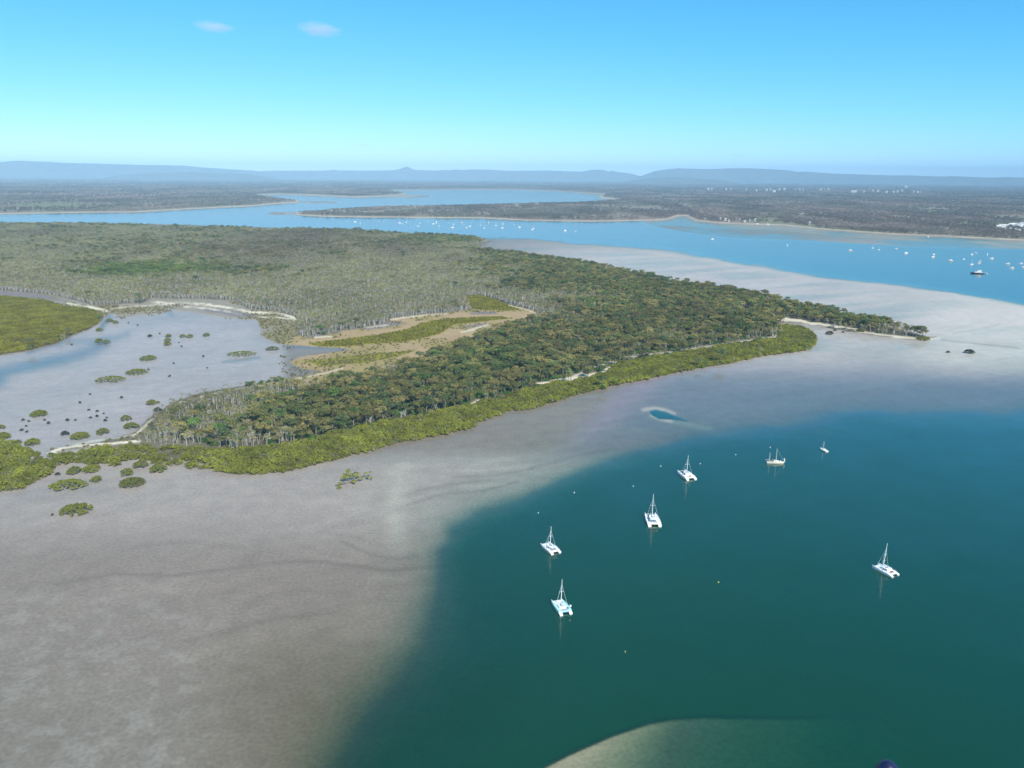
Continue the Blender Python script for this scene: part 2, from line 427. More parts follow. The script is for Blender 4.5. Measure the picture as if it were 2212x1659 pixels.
# ------------------------------------------------------------------ depth, height and colour of the ground
def fields(x, y, want_color=True):
    u, v = uv_of(x, y)
    far = v < 700
    out = {}
    dF = sdist(FARLAND, u, v, 2.0)
    dI = sdist(ISLAND, u, v, 1.5)
    dIF = sdist(ISLFLAT, u, v, 2.0)
    dS = sdist(RSHELF, u, v, 2.0)
    n1 = fbm(x / 60.0, y / 60.0, 4); n2 = fbm(x / 14.0, y / 14.0, 3); n3 = fbm(x / 260.0 + 9, y / 260.0, 4)
    # streaks that run along the current
    ca, sa = math.cos(RAD(62)), math.sin(RAD(62))
    st = fbm((x * ca - y * sa) / 9.0, (x * sa + y * ca) / 90.0, 4)
    wob = (n1 - .5)
    # far channel and lake
    deep = 4.0 * sstep(2.5, 16.0, -dF + 6 * wob) * (1 - sstep(-52, 14, dIF + 22 * wob + 16 * (n3 - .5)))
    deep = np.where(dS > -8, deep * (1 - sstep(-8, 4, dS + 5 * wob)) + (.05 + .34 * sstep(.42, .62, n3)) * sstep(-8, 4, dS + 5 * wob) * sstep(3, 14, -dF + 5 * wob), deep)
    # sand banks at the far shores
    for (a, b, c, e, k) in ((690, 437, 55, 4, 1), (880, 424, 60, 5, 1), (610, 461, 45, 5, 1), (1270, 424, 55, 7, .8), (720, 462, 70, 4, .6)):
        deep = deep * (1 - k * sstep(.22, .62, np.exp(-((u - a) / c) ** 2 - ((v - b) / e) ** 2) + .25 * wob))
    # the near anchorage
    dC = sdist(FCH, u, v, 1.0)
    soft = 30 + 82 * sstep(1130, 1400, v) + 10 * (1 - sstep(1000, 1300, u)) * sstep(1000, 1130, v)
    cur = sstep(-1.0, 1.0, (dC + 36 * wob) / (1.6 * soft))
    ch = 4.5 * cur * sstep(-1.5, 3.0, (dC + 30 * wob) / soft)
    # shallow apron round it: purple water top right, brownish at the left
    ap = 0.22 * np.exp(-np.abs(np.minimum(dC, 0)) / 70.0)
    ap = ap + .10 * sstep(0, 90, u - 1330 + (880 - v) * -1.2) * sstep(0, 60, v - 775 - (u - 1600) * .03) * (1 - sstep(900, 1000, v))
    dSh = sdist(SHOAL, u, v, 1.0)
    shoal = sstep(-10, 6, dSh)
    shd = 0.07 + 1.7 * sstep(0, 620, (u - 1250) + (v - 1560) * .55) + 2.2 * sstep(1700, 1960, u)
    shd = shd - .10 * np.exp(-np.maximum(dSh, 0) / 12)
    fd = np.maximum(ch, 0)
    fd = fd * (1 - shoal) + np.minimum(np.maximum(shd, .05), np.maximum(fd, .05)) * shoal
    d = np.where(v > 700, fd + ap * (1 - shoal), 0) + deep * (v < 720)
    # films of water left on the flats beyond the island
    film = fbm((x * .87 + y * .5) / 260., (y * .87 - x * .5) / 50., 4)
    d = d + .085 * sstep(.46, .70, film) * (v < 760) * (u > 1000) * sstep(4, 40, dIF) * (1 - .6 * sstep(1900, 2100, u))
    for ln, w_, k in BRIGHTS:
        if k > .4:
            d = d * (1 - .95 * np.exp(-(ldist(ln, u, v, 1.3) / w_) ** 2) * (v > 860))
    for ln, w_, k in LAG_BLUE:
        d = d + .30 * k * np.exp(-(ldist(ln, u, v) / w_) ** 2) * (0.6 + .8 * n1)
    dp = sdist(POOL, u, v, 1.0)
    d = np.maximum(d, 2.2 * sstep(-1.5, 3.5, dp))
    d = np.maximum(d, 0.0) + 0.035 + .05 * n1 * (v < 1000)
    # height of the land
    hl = np.where(dI > 0, np.minimum(2.6, .25 + dI * .05), 0)
    hf = np.where(dF > 0, .4 + np.minimum(6, dF * .12) + 9 * (n3 - .4) * sstep(10, 60, dF), 0)
    land = np.maximum(sstep(-1.2, .6, dI + 1.5 * (n2 - .5)), sstep(-.8, .5, dF))
    h = np.where(dI > dF, hl, hf)
    z = np.where(land > .5, np.maximum(h, .18), -np.minimum(d, .35 + .25 * d))
    out.update(u=u, v=v, dF=dF, dI=dI, depth=d, land=land, z=z, n1=n1, n2=n2, n3=n3, dC=dC)
    if not want_color:
        return out
    def mixc(col, c, m):
        return col * (1 - m[:, None]) + np.array(c)[None, :] * m[:, None]
    col = np.zeros((len(x), 3)); col[:] = (.262, .203, .168)
    col = mixc(col, (.288, .230, .195), sstep(.35, .7, n3) * .6)
    # brownish sea floor toward the lower left, pale flecks
    low = sstep(1150, 1500, v) * sstep(300, 700, u + 0 * v)
    col = mixc(col, (.215, .18, .145), .8 * sstep(1250, 1600, v) * (1 - sstep(300, 700, u)))
    col = mixc(col, (.135, .108, .066), .9 * low * (.55 + .45 * sstep(1250, 1600, v)) * (1 - .5 * np.exp(-((u - 650) / 200) ** 2 - ((v - 1250) / 120) ** 2)))
    lag = sstep(0, 30, 330 - np.abs(u - 300)) * (v > 640) * (v < 1000)
    col = mixc(col, (.44, .37, .365), .85 * lag)
    col = mixc(col, (.43, .355, .315), .6 * sstep(960, 1000, v) * (1 - sstep(1080, 1230, v)))
    n4 = fbm(x / 5.0, y / 5.0, 2)
    col = mixc(col, (.40, .36, .32), (.24 * sstep(.5, .75, n4) * sstep(1180, 1350, v) * (1 - sstep(250, 640, u))))
    col = mixc(col, (.30, .228, .272), .9 * sstep(0, 90, u - 1250 + (880 - v) * -1.0) * sstep(745, 800, v - (u - 1600) * .03) * (1 - sstep(900, 1040, v)))
    col = mixc(col, (.56, .455, .425), .9 * sstep(500, 560, v) * (1 - sstep(740, 850, v)) * sstep(1000, 1300, u))
    col = mixc(col, (.68, .56, .50), .75 * sstep(600, 680, v) * (1 - sstep(760, 830, v)) * sstep(1900, 2100, u))
    col = col * (1 + .16 * (st - .5) * sstep(600, 800, v))[:, None] * (1 + .10 * (n2 - .5))[:, None]
    for ln, w_, k in LAG_BLUE:
        col = mixc(col, (.25, .215, .27), np.clip(1.3 * k * np.exp(-(ldist(ln, u, v) / w_) ** 2), 0, .8))
    for ln, w_, k in DARKS:
        q = ldist(ln, u, v, 1.5); col = col * (1 - 1.1 * k * np.exp(-(q / w_) ** 2) * (.7 + .6 * n2))[:, None]
    for ln, w_, k in BRIGHTS:
        q = ldist(ln, u, v, 1.3); col = mixc(col, (.52, .46, .38), k * np.exp(-(q / w_) ** 2) * (.6 + .8 * n2))
    col = mixc(col, (.36, .295, .20), shoal * .85)
    col = col * (1 - .12 * np.exp(-np.maximum(-dI - 1, 0) / 14) * (dI < 0))[:, None]
    # land cover
    isl = sstep(-1.2, .6, dI + 1.5 * (n2 - .5))
    lc = np.zeros_like(col); lc[:] = (.115, .10, .06)
    lc = mixc(lc, (.17, .15, .105), sstep(.3, .7, n1))
    cl = sstep(-2, 2, sdist(CLEARING, u, v, 1.6))
    mar = np.zeros_like(col); mar[:] = (.36, .255, .14)
    mar = mixc(mar, (.26, .21, .07), .7 * sstep(.45, .65, n1))
    mar = mixc(mar, (.36, .25, .14), sstep(.5, .75, n2) * .6)
    for p in (YBAND, YTOP, YLOW):
        mar = mixc(mar, (.22, .20, .02), sstep(-3, 2, sdist(p, u, v, 1.4) + 4 * (n2 - .5)))
    lc = lc * (1 - cl[:, None]) + mar * cl[:, None]
    apr = sstep(-2, 1.5, sdist(APRON, u, v, 1.6))
    lc = mixc(lc, (.255, .225, .18), apr)
    lc = mixc(lc, (.21, .18, .09), apr * sstep(.5, .66, n1))
    for p in PMUD:
        lc = mixc(lc, (.185, .165, .165), .9 * sstep(-2, 2, sdist(p, u, v, 1.6) + 3 * (n2 - .5)))
    mg = np.maximum(np.maximum(sdist(MANG_BAND, u, v, 1.3), sdist(MANG_L, u, v, 1.3)), sdist(MANG_SW, u, v, 1.3))
    lc = mixc(lc, (.16, .14, .085), sstep(-2, 2, mg))
    for ln, w_, k in SANDS:
        q = ldist(ln, u, v, 1.5)
        kk = k * 1.15 * np.where((u < 650) & (v < 700), .25 + .9 * sstep(.40, .58, fbm(x / 11., y / 11., 3)), 1.0)
        m = np.clip(kk * (1 - sstep(w_ * .55, w_ * 1.25, q + 5.0 * (n2 - .45) * min(1, w_ / 4))), 0, 1)
        lc = mixc(lc, (.60, .53, .40), m)
        col = mixc(col, (.62, .57, .46), m * (np.abs(dI) < 12))
    col = col * (1 - isl[:, None]) + lc * isl[:, None]
    # far land: scrub, pale clearings, beach at the water
    fl = sstep(-.8, .5, dF)
    fc = np.zeros_like(col); fc[:] = (.215, .19, .135)
    fc = mixc(fc, (.23, .175, .14), sstep(.45, .65, fbm(x / 420., y / 900., 4)))
    fc = mixc(fc, (.16, .175, .085), .6 * sstep(.5, .7, fbm(x / 300. + 40, y / 600., 4)))
    for (a, b, c, e, k, cc) in ((120, 444, 190, 9, .8, (.15, .16, .075)), (250, 425, 200, 5, .8, (.21, .14, .11)), (90, 452, 60, 4, .5, (.15, .17, .07)), (740, 459, 60, 3, .9, (.30, .26, .20)), (960, 456, 60, 3, .7, (.26, .22, .19)),
                                (1360, 451, 70, 7, .8, (.22, .18, .15)), (1420, 427, 50, 3, .8, (.25, .20, .18)), (1565, 467, 32, 1.6, .9, (.36, .33, .24)), (1790, 463, 60, 1.3, 1, (.38, .34, .24)),
                                (1720, 442, 40, 2.5, .6, (.22, .19, .17)), (25, 452, 26, 2.0, .7, (.34, .28, .25)), (815, 471, 80, 1.6, .6, (.4, .35, .27))):
        fc = mixc(fc, cc, k * np.exp(-((u - a) / c) ** 2 - ((v - b) / e) ** 2))
    fc = mixc(fc, (.50, .42, .32), 1 - sstep(.6, 2.6 + 2 * n1, dF))
    fc = mixc(fc, (.115, .105, .085), .85 * sstep(7000, 12000, np.hypot(x, y)))
    col = col * (1 - fl[:, None]) + fc * fl[:, None]
    col = np.where(((dF > -24) & (dF < 0) & (v < 560))[:, None], col * .6 + np.array((.42, .35, .27)) * .4, col)
    out['col'] = np.clip(col, .01, .9)
    return out

def fan(cols_az, rows_v):
    """a fan of ground points: straight rays from below the camera, rows closing up with distance"""
    dep = np.arctan((rows_v - HH / 2) / F) + PITCH
    r = np.minimum(CAMZ / np.tan(np.maximum(dep, 1e-4)), 46000)
    A, Rr = np.meshgrid(cols_az, r)
    x = (Rr * np.sin(A)).ravel(); y = (Rr * np.cos(A)).ravel()
    nr, nc = A.shape
    i = np.arange(nr - 1)[:, None] * nc + np.arange(nc - 1)[None, :]
    f = np.stack([i, i + nc, i + nc + 1, i + 1], -1).reshape(-1, 4)
    return x, y, f

def rows(step):
    a = np.concatenate([np.arange(382, 420, .8 * step), np.arange(420, 560, 1.1 * step), np.arange(560, 1060, 2.0 * step), np.arange(1060, 1750, 4.2 * step), np.geomspace(1750, 9000, int(26 / step))])
    return a

def azis(step):
    mid = np.linspace(RAD(-34.5), RAD(34.5), int(800 / step))
    side = np.geomspace(.5, 20, 20)
    return np.concatenate([-np.radians(34.5 + side[::-1] * 2.0), mid, np.radians(34.5 + side * 2.0)])

def color_attr(me, name, col):
    a = me.attributes.new(name, 'FLOAT_COLOR', 'POINT')
    c4 = np.ones((len(col), 4), np.float32); c4[:, :3] = col
    a.data.foreach_set('color', c4.ravel())

gx, gy, gf = fan(azis(1.0), rows(1.0))
gd = fields(gx, gy)

def ground_material():
    m = bpy.data.materials.new('shore_ground'); m.use_nodes = True
    nt = m.node_tree; N = nt.nodes; L = nt.links
    b = N['Principled BSDF']; b.inputs['Roughness'].default_value = .9; b.inputs['Specular IOR Level'].default_value = .1
    at = N.new('ShaderNodeAttribute'); at.attribute_name = 'cover'
    g = N.new('ShaderNodeNewGeometry')
    fac = None
    for sc, lo, hi in ((.55, .86, 1.14), (.09, .93, 1.07), (.012, .95, 1.05)):
        n = N.new('ShaderNodeTexNoise'); n.inputs['Scale'].default_value = sc; n.inputs['Detail'].default_value = 3
        L.new(g.outputs['Position'], n.inputs['Vector'])
        r = N.new('ShaderNodeMapRange'); r.inputs['From Min'].default_value = .3; r.inputs['From Max'].default_value = .7
        r.inputs['To Min'].default_value = lo; r.inputs['To Max'].default_value = hi
        L.new(n.outputs[0], r.inputs['Value'])
        if fac is None:
            fac = r.outputs[0]
        else:
            q = N.new('ShaderNodeMath'); q.operation = 'MULTIPLY'; L.new(fac, q.inputs[0]); L.new(r.outputs[0], q.inputs[1]); fac = q.outputs[0]
    s = N.new('ShaderNodeVectorMath'); s.operation = 'SCALE'
    L.new(at.outputs['Color'], s.inputs[0]); L.new(fac, s.inputs['Scale']); L.new(s.outputs[0], b.inputs['Base Color'])
    return m

me = mesh_np('terrain', np.stack([gx, gy, gd['z']], 1), gf, [ground_material()], smooth=True)
color_attr(me, 'cover', gd['col'])
terrain = link('terrain', me); terrain['kind'] = 'structure'

def water_material():
    m = bpy.data.materials.new('tidal_water'); m.use_nodes = True
    nt = m.node_tree; N = nt.nodes; L = nt.links
    N.remove(N['Principled BSDF'])
    at = N.new('ShaderNodeAttribute'); at.attribute_name = 'depth'
    comb = N.new('ShaderNodeCombineXYZ'); inv = N.new('ShaderNodeCombineXYZ')
    body = (.0025, .046, .014)
    for i, k in enumerate((1.0, .43, .72)):
        a = N.new('ShaderNodeMath'); a.operation = 'MULTIPLY'; a.inputs[1].default_value = -k; L.new(at.outputs['Fac'], a.inputs[0])
        e = N.new('ShaderNodeMath'); e.operation = 'EXPONENT'; L.new(a.outputs[0], e.inputs[0]); L.new(e.outputs[0], comb.inputs[i])
        o = N.new('ShaderNodeMath'); o.operation = 'MULTIPLY_ADD'; o.inputs[1].default_value = -body[i]; o.inputs[2].default_value = body[i]
        L.new(e.outputs[0], o.inputs[0]); L.new(o.outputs[0], inv.inputs[i])
    tr = N.new('ShaderNodeBsdfTransparent'); L.new(comb.outputs[0], tr.inputs['Color'])
    df = N.new('ShaderNodeBsdfDiffuse'); L.new(inv.outputs[0], df.inputs['Color'])
    add = N.new('ShaderNodeAddShader'); L.new(tr.outputs[0], add.inputs[0]); L.new(df.outputs[0], add.inputs[1])
    g = N.new('ShaderNodeNewGeometry')
    n = N.new('ShaderNodeTexNoise'); n.inputs['Scale'].default_value = .35; n.inputs['Detail'].default_value = 4
    L.new(g.outputs['Position'], n.inputs['Vector'])
    n2 = N.new('ShaderNodeTexNoise'); n2.inputs['Scale'].default_value = .03; n2.inputs['Detail'].default_value = 3
    L.new(g.outputs['Position'], n2.inputs['Vector'])
    bm = N.new('ShaderNodeBump'); bm.inputs['Strength'].default_value = .5; bm.inputs['Distance'].default_value = .12
    L.new(n.outputs[0], bm.inputs['Height'])
    gl = N.new('ShaderNodeBsdfGlossy'); gl.inputs['Roughness'].default_value = .08
    L.new(bm.outputs[0], gl.inputs['Normal'])
    fr = N.new('ShaderNodeFresnel'); fr.inputs['IOR'].default_value = 1.42
    L.new(bm.outputs[0], fr.inputs['Normal'])
    rg = N.new('ShaderNodeMapRange'); rg.inputs['From Min'].default_value = .3; rg.inputs['From Max'].default_value = .7
    rg.inputs['To Min'].default_value = 1.65; rg.inputs['To Max'].default_value = 2.0      # sky reflection boosted beyond plain Fresnel to make the water bluer
    L.new(n2.outputs[0], rg.inputs['Value'])
    wet = N.new('ShaderNodeMapRange'); wet.inputs['From Min'].default_value = .06; wet.inputs['From Max'].default_value = .6
    wet.inputs['To Min'].default_value = .17; wet.inputs['To Max'].default_value = 1.0; L.new(at.outputs['Fac'], wet.inputs['Value'])
    q0 = N.new('ShaderNodeMath'); q0.operation = 'MULTIPLY'; L.new(fr.outputs[0], q0.inputs[0]); L.new(rg.outputs[0], q0.inputs[1])
    q1 = N.new('ShaderNodeMath'); q1.operation = 'MINIMUM'; L.new(q0.outputs[0], q1.inputs[0]); q1.inputs[1].default_value = .66      # waves keep it from being a mirror at a low angle
    q = N.new('ShaderNodeMath'); q.operation = 'MULTIPLY'; L.new(q1.outputs[0], q.inputs[0]); L.new(wet.outputs[0], q.inputs[1])
    mx = N.new('ShaderNodeMixShader'); L.new(q.outputs[0], mx.inputs[0]); L.new(add.outputs[0], mx.inputs[1]); L.new(gl.outputs[0], mx.inputs[2])
    L.new(mx.outputs[0], N['Material Output'].inputs['Surface'])
    return m

wx, wy, wf = fan(azis(1.6), rows(1.4))
wd = fields(wx, wy, False)
keep = (wd['dF'] < 6) & (wd['v'] > 400) & (wd['dI'] < 60)
fk = keep[wf].all(1)
used = np.unique(wf[fk]); remap = np.full(len(wx), -1); remap[used] = np.arange(len(used))
me = mesh_np('water', np.stack([wx[used], wy[used], 0 * wx[used]], 1), remap[wf[fk]], [water_material()], smooth=True)
a = me.attributes.new('depth', 'FLOAT', 'POINT'); a.data.foreach_set('value', wd['depth'][used].astype(np.float32))
water = link('water', me); water['kind'] = 'structure'

# ------------------------------------------------------------------ hills on the horizon
def hill_material(name, c1, c2):
    m = mat(name, c1, .9, .05)
    nt = m.node_tree; N = nt.nodes; L = nt.links
    g = N.new('ShaderNodeNewGeometry'); n = N.new('ShaderNodeTexNoise'); n.inputs['Scale'].default_value = .004; n.inputs['Detail'].default_value = 6
    L.new(g.outputs['Position'], n.inputs['Vector'])
    r = N.new('ShaderNodeValToRGB'); r.color_ramp.elements[0].position = .35; r.color_ramp.elements[1].position = .65
    r.color_ramp.elements[0].color = (*c1, 1); r.color_ramp.elements[1].color = (*c2, 1)
    L.new(n.outputs[0], r.inputs[0]); L.new(r.outputs[0], N['Principled BSDF'].inputs['Base Color'])
    return m
M['hill'] = hill_material('forested_hill', (.08, .085, .06), (.15, .13, .10))

def ridge(name, dist, prof, depth, seed):
    """a range of hills whose crest is seen along prof"""
    rs = np.random.RandomState(seed)
    us = np.arange(prof[0][0], prof[-1][0] + 1, 4.0)
    vs = np.interp(us, [p[0] for p in prof], [p[1] for p in prof])
    prof_n = 13
    V = []
    for i, (u, v) in enumerate(zip(us, vs)):
        p = ray_at(u, v, dist)
        dr = Vector((p.x, p.y, 0)).normalized()
        crest = max(p.z, 6)
        edge = min(1, i / 24, (len(us) - 1 - i) / 24); edge = edge * edge * (3 - 2 * edge)
        for k in range(prof_n):
            t = (k - 6) / 6.0
            h = crest * (1 - abs(t) ** 1.25) if k != 6 else crest
            spur = .22 * crest * (vnoise(np.array([u / 22.0 + seed]), np.array([t * 3.1 + seed]))[0] - .5) * (1 - abs(t)) * (0 if k == 6 else 1)
            q = Vector((p.x, p.y, 0)) + dr * (t * depth * (.8 + .4 * vnoise(np.array([u / 40.0]), np.array([seed + .5]))[0]))
            z = (h + spur) * edge - 3 * abs(t)
            V.append((q.x, q.y, max(z, -4) if k not in (0, prof_n - 1) else -4))
    V = np.array(V)
    i = np.arange(len(us) - 1)[:, None] * prof_n + np.arange(prof_n - 1)[None, :]
    f = np.stack([i, i + prof_n, i + prof_n + 1, i + 1], -1).reshape(-1, 4)
    o = link(name, mesh_np(name, V, f[:, ::-1], [M['hill']], smooth=True)); o['kind'] = 'structure'
    return o

ridge('hills', 30000, [(-500, 362), (-300, 352), (-120, 356), (0, 350), (40, 347), (100, 349.5), (150, 352), (200, 353), (260, 355), (300, 356), (350, 356.5), (400, 358), (430, 361), (460, 363), (520, 367), (580, 370), (640, 372.5)], 2400, 3)
ridge('hills', 24000, [(180, 379), (260, 377), (330, 374), (390, 372.5), (440, 372.5), (500, 375), (580, 379), (640, 382)], 1500, 11)
ridge('hills', 33000, [(480, 370), (520, 369), (600, 368.5), (700, 368.5), (712, 367.5), (719, 366), (727, 368), (800, 368.5), (852, 367.5), (864, 365), (872, 361.5), (878, 359.5), (884, 361.5), (892, 365.5), (900, 367.5), (950, 368), (960, 366.5), (970, 367.5), (984, 366), (1000, 367),
                       (1020, 366), (1060, 366.5), (1100, 369), (1140, 368.5), (1180, 368.5), (1220, 369.5), (1255, 371), (1266, 369), (1280, 366.5), (1300, 366.3), (1308, 368), (1314, 371), (1322, 368), (1328, 370), (1340, 372.5), (1400, 374), (1440, 376)], 2600, 5)
ridge('hills', 31000, [(1330, 377), (1380, 372.5), (1404, 370), (1440, 366), (1466, 363.5), (1500, 364.5), (1532, 365), (1570, 364), (1598, 363), (1630, 364), (1660, 365), (1690, 367), (1706, 368), (1722, 371), (1745, 370.5), (1769, 372.6), (1800, 375), (1842, 376), (1880, 377.5), (1934, 379), (1960, 378.5),
                       (2025, 381), (2060, 380.5), (2134, 383.5), (2175, 382.5), (2212, 383.5), (2400, 383), (2700, 388)], 2400, 8)
ridge('hills', 23000, [(1300, 389), (1380, 387), (1420, 384), (1451, 382.5), (1490, 384), (1520, 386.5), (1580, 389), (1640, 391)], 1300, 14)

# ------------------------------------------------------------------ vegetation
def clump_faces(rs, centers, radii, nper, size, flat=.75, up=.35):
    V = []; Fc = []
    for (c, r, n) in zip(centers, radii, nper):
        d = rs.normal(size=(n, 3)); d /= np.linalg.norm(d, axis=1)[:, None] + 1e-9
        d[:, 2] = np.where(d[:, 2] < -.35, -d[:, 2], d[:, 2])
        rr = r * (.55 + .5 * rs.rand(n))[:, None]
        p = np.array(c)[None, :] + d * rr * np.array([1, 1, flat])
        nrm = d + rs.normal(size=(n, 3)) * .45 + np.array([0, 0, up])
        nrm /= np.linalg.norm(nrm, axis=1)[:, None]
        t = np.cross(nrm, rs.normal(size=(n, 3))); t /= np.linalg.norm(t, axis=1)[:, None] + 1e-9
        b = np.cross(nrm, t)
        s = size * (.6 + .8 * rs.rand(n))[:, None]; s2 = s * (.55 + .4 * rs.rand(n))[:, None]
        base = len(V)
        q = np.stack([p - t * s, p - b * s2 + t * s * .15, p + t * s, p + b * s2 - t * s * .15], 1).reshape(-1, 3)
        k0 = sum(len(a) for a in V)
        V.append(q)
        Fc.append(np.arange(n * 4).reshape(n, 4) + k0)
    return np.concatenate(V), np.concatenate(Fc)

def limb(mb, rs, p0, p1, r0, r1, n=5, bend=.06):
    p0 = Vector(p0); p1 = Vector(p1); L = (p1 - p0).length
    m1 = p0.lerp(p1, .35) + Vector(rs.normal(size=3)) * L * bend; m2 = p0.lerp(p1, .7) + Vector(rs.normal(size=3)) * L * bend
    mb.tube([p0, m1, m2, p1], [r0, r0 * .7 + r1 * .3, r0 * .35 + r1 * .65, r1], n)

def gum(seed):
    rs = np.random.RandomState(seed)
    H = 11 + 3 * rs.rand(); mb = MB()
    top = (rs.normal() * .5, rs.normal() * .5, H * .72)
    limb(mb, rs, (0, 0, -.6), top, .28, .14)
    cs = []; rad = []; npr = []
    k = 8 + rs.randint(4)
    for i in range(k):
        a = i * 2.399 + rs.rand(); q = math.sqrt((i + .4) / k) * 3.7
        c = (math.cos(a) * q, math.sin(a) * q, H * .84 - .06 * q * q - rs.rand() * 2.2)
        cs.append(c); r = 1.25 + .8 * rs.rand(); rad.append(r); npr.append(int(30 * r))
        if i % 2 == 0:
            limb(mb, rs, (top[0] * .8, top[1] * .8, H * (.42 + .25 * rs.rand())), c, .15, .05, 4, .08)
    V, Fc = clump_faces(rs, cs, rad, npr, .40, .8)
    return V, Fc, mb

def paperbark(seed):
    rs = np.random.RandomState(seed)
    H = 9 + 2.5 * rs.rand(); mb = MB(); cs = []; rad = []; npr = []
    for i in range(2 + rs.randint(2)):
        a = rs.rand() * 6.28; q = .3 + 1.3 * rs.rand()
        b = (math.cos(a) * q * .5, math.sin(a) * q * .5, -.5)
        hh = H * (.75 + .25 * rs.rand())
        t = (math.cos(a) * q * 1.5, math.sin(a) * q * 1.5, hh)
        limb(mb, rs, b, t, .2, .08, 4, .03)
        for j in range(2):
            a2 = rs.rand() * 6.28
            e = (t[0] + math.cos(a2) * 1.5, t[1] + math.sin(a2) * 1.5, hh * (.86 + .2 * rs.rand()))
            limb(mb, rs, (t[0] * .8, t[1] * .8, hh * (.55 + .2 * rs.rand())), e, .09, .03, 3, .05)
            cs.append(e); rad.append(1.1 + .6 * rs.rand()); npr.append(22)
        cs.append((t[0], t[1], hh)); rad.append(1.1 + .5 * rs.rand()); npr.append(18)
    V, Fc = clump_faces(rs, cs, rad, npr, .34, .7)
    return V, Fc, mb

def dead(seed):
    rs = np.random.RandomState(seed); mb = MB(); H = 9 + 3 * rs.rand()
    top = (rs.normal() * .6, rs.normal() * .6, H)
    limb(mb, rs, (0, 0, -.5), top, .30, .08, 5, .04)
    for i in range(9):
        t = .35 + .6 * rs.rand(); a = rs.rand() * 6.28; l = (1 - t * .6) * 3.6
        p0 = Vector((top[0] * t, top[1] * t, H * t)); p1 = p0 + Vector((math.cos(a) * l * .8, math.sin(a) * l * .8, l * .8))
        limb(mb, rs, p0, p1, .14, .05, 4, .08)
        for j in range(2):
            a2 = a + rs.normal() * .8
            limb(mb, rs, p0.lerp(p1, .5 + .3 * rs.rand()), p1 + Vector((math.cos(a2) * 1.0, math.sin(a2) * 1.0, .8)), .07, .03, 3, .08)
    return mb

def mangrove(seed, lx=2.2, ly=2.2, h=2.6, dens=1.0):
    rs = np.random.RandomState(seed); mb = MB(); cs = []; rad = []; npr = []
    k = max(6, int(8 * dens * lx * ly / 4.4))
    k = min(k, 90)
    for i in range(k):
        a = i * 2.399 + rs.rand(); q = math.sqrt((i + .3) / k)
        x, y = math.cos(a) * q * lx, math.sin(a) * q * ly
        z = h * (.66 - .50 * q * q + .12 * rs.rand())
        cs.append((x, y, z)); r = (.8 + .5 * rs.rand()) * min(1.0, h / 2.2); rad.append(r); npr.append(int(30 * r) + 4)
        if i % 2 == 0:
            limb(mb, rs, (x * .6, y * .6, -.4), (x, y, z), .09, .04, 4, .06)
    V, Fc = clump_faces(rs, cs, rad, npr, .34, .85, .5)
    V[:, 2] = np.maximum(V[:, 2], .08)
    return V, Fc, mb

def joined(name, V, Fc, mb, bark):
    b = len(mb.v)
    vs = np.concatenate([np.array(mb.v, float).reshape(-1, 3), V])
    fs = list(mb.f) + [tuple(int(i) + b for i in f) for f in Fc]
    return mesh_np(name, vs, fs, [bark, M['leaf']], [0] * len(mb.f) + [1] * len(Fc))

NV = 7
SRC = {}
TREE = {}
def variants(kind, fn, bark):
    col = bpy.data.collections.new(kind + '_shapes'); SRC[kind] = col; TREE[kind] = []
    for i in range(NV):
        V, Fc, mb = fn(i * 13 + 5)
        o = bpy.data.objects.new('%s_shape' % kind, joined(kind + '_shape', V, Fc, mb, bark))
        col.objects.link(o)
        TREE[kind].append((mesh_np(kind + '_crown', V, Fc, [M['leaf']]), mb.mesh(kind + '_trunk', bark)))
variants('gum', gum, M['trunk_g'])
variants('paperbark', paperbark, M['trunk_w'])
variants('mangrove', mangrove, M['trunk_m'])
DEAD = [dead(s).mesh('dead_wood', M['trunk_d']) for s in range(4)]

def far_clump(seed):
    rs = np.random.RandomState(seed); mb = MB()
    cs = []; rad = []; npr = []
    for i in range(9):
        a = i * 2.399; q = math.sqrt((i + .4) / 9) * 5
        hh = 7 + 4 * rs.rand()
        cs.append((math.cos(a) * q, math.sin(a) * q, hh * .72)); rad.append(2.0 + rs.rand()); npr.append(14)
        if i % 3 == 0:
            mb.tube([(cs[-1][0], cs[-1][1], -.5), (cs[-1][0], cs[-1][1], hh * .6)], [.2, .12], 3)
    V, Fc = clump_faces(rs, cs, rad, npr, 1.0, .8)
    return V, Fc, mb
variants('far', far_clump, M['trunk_g'])

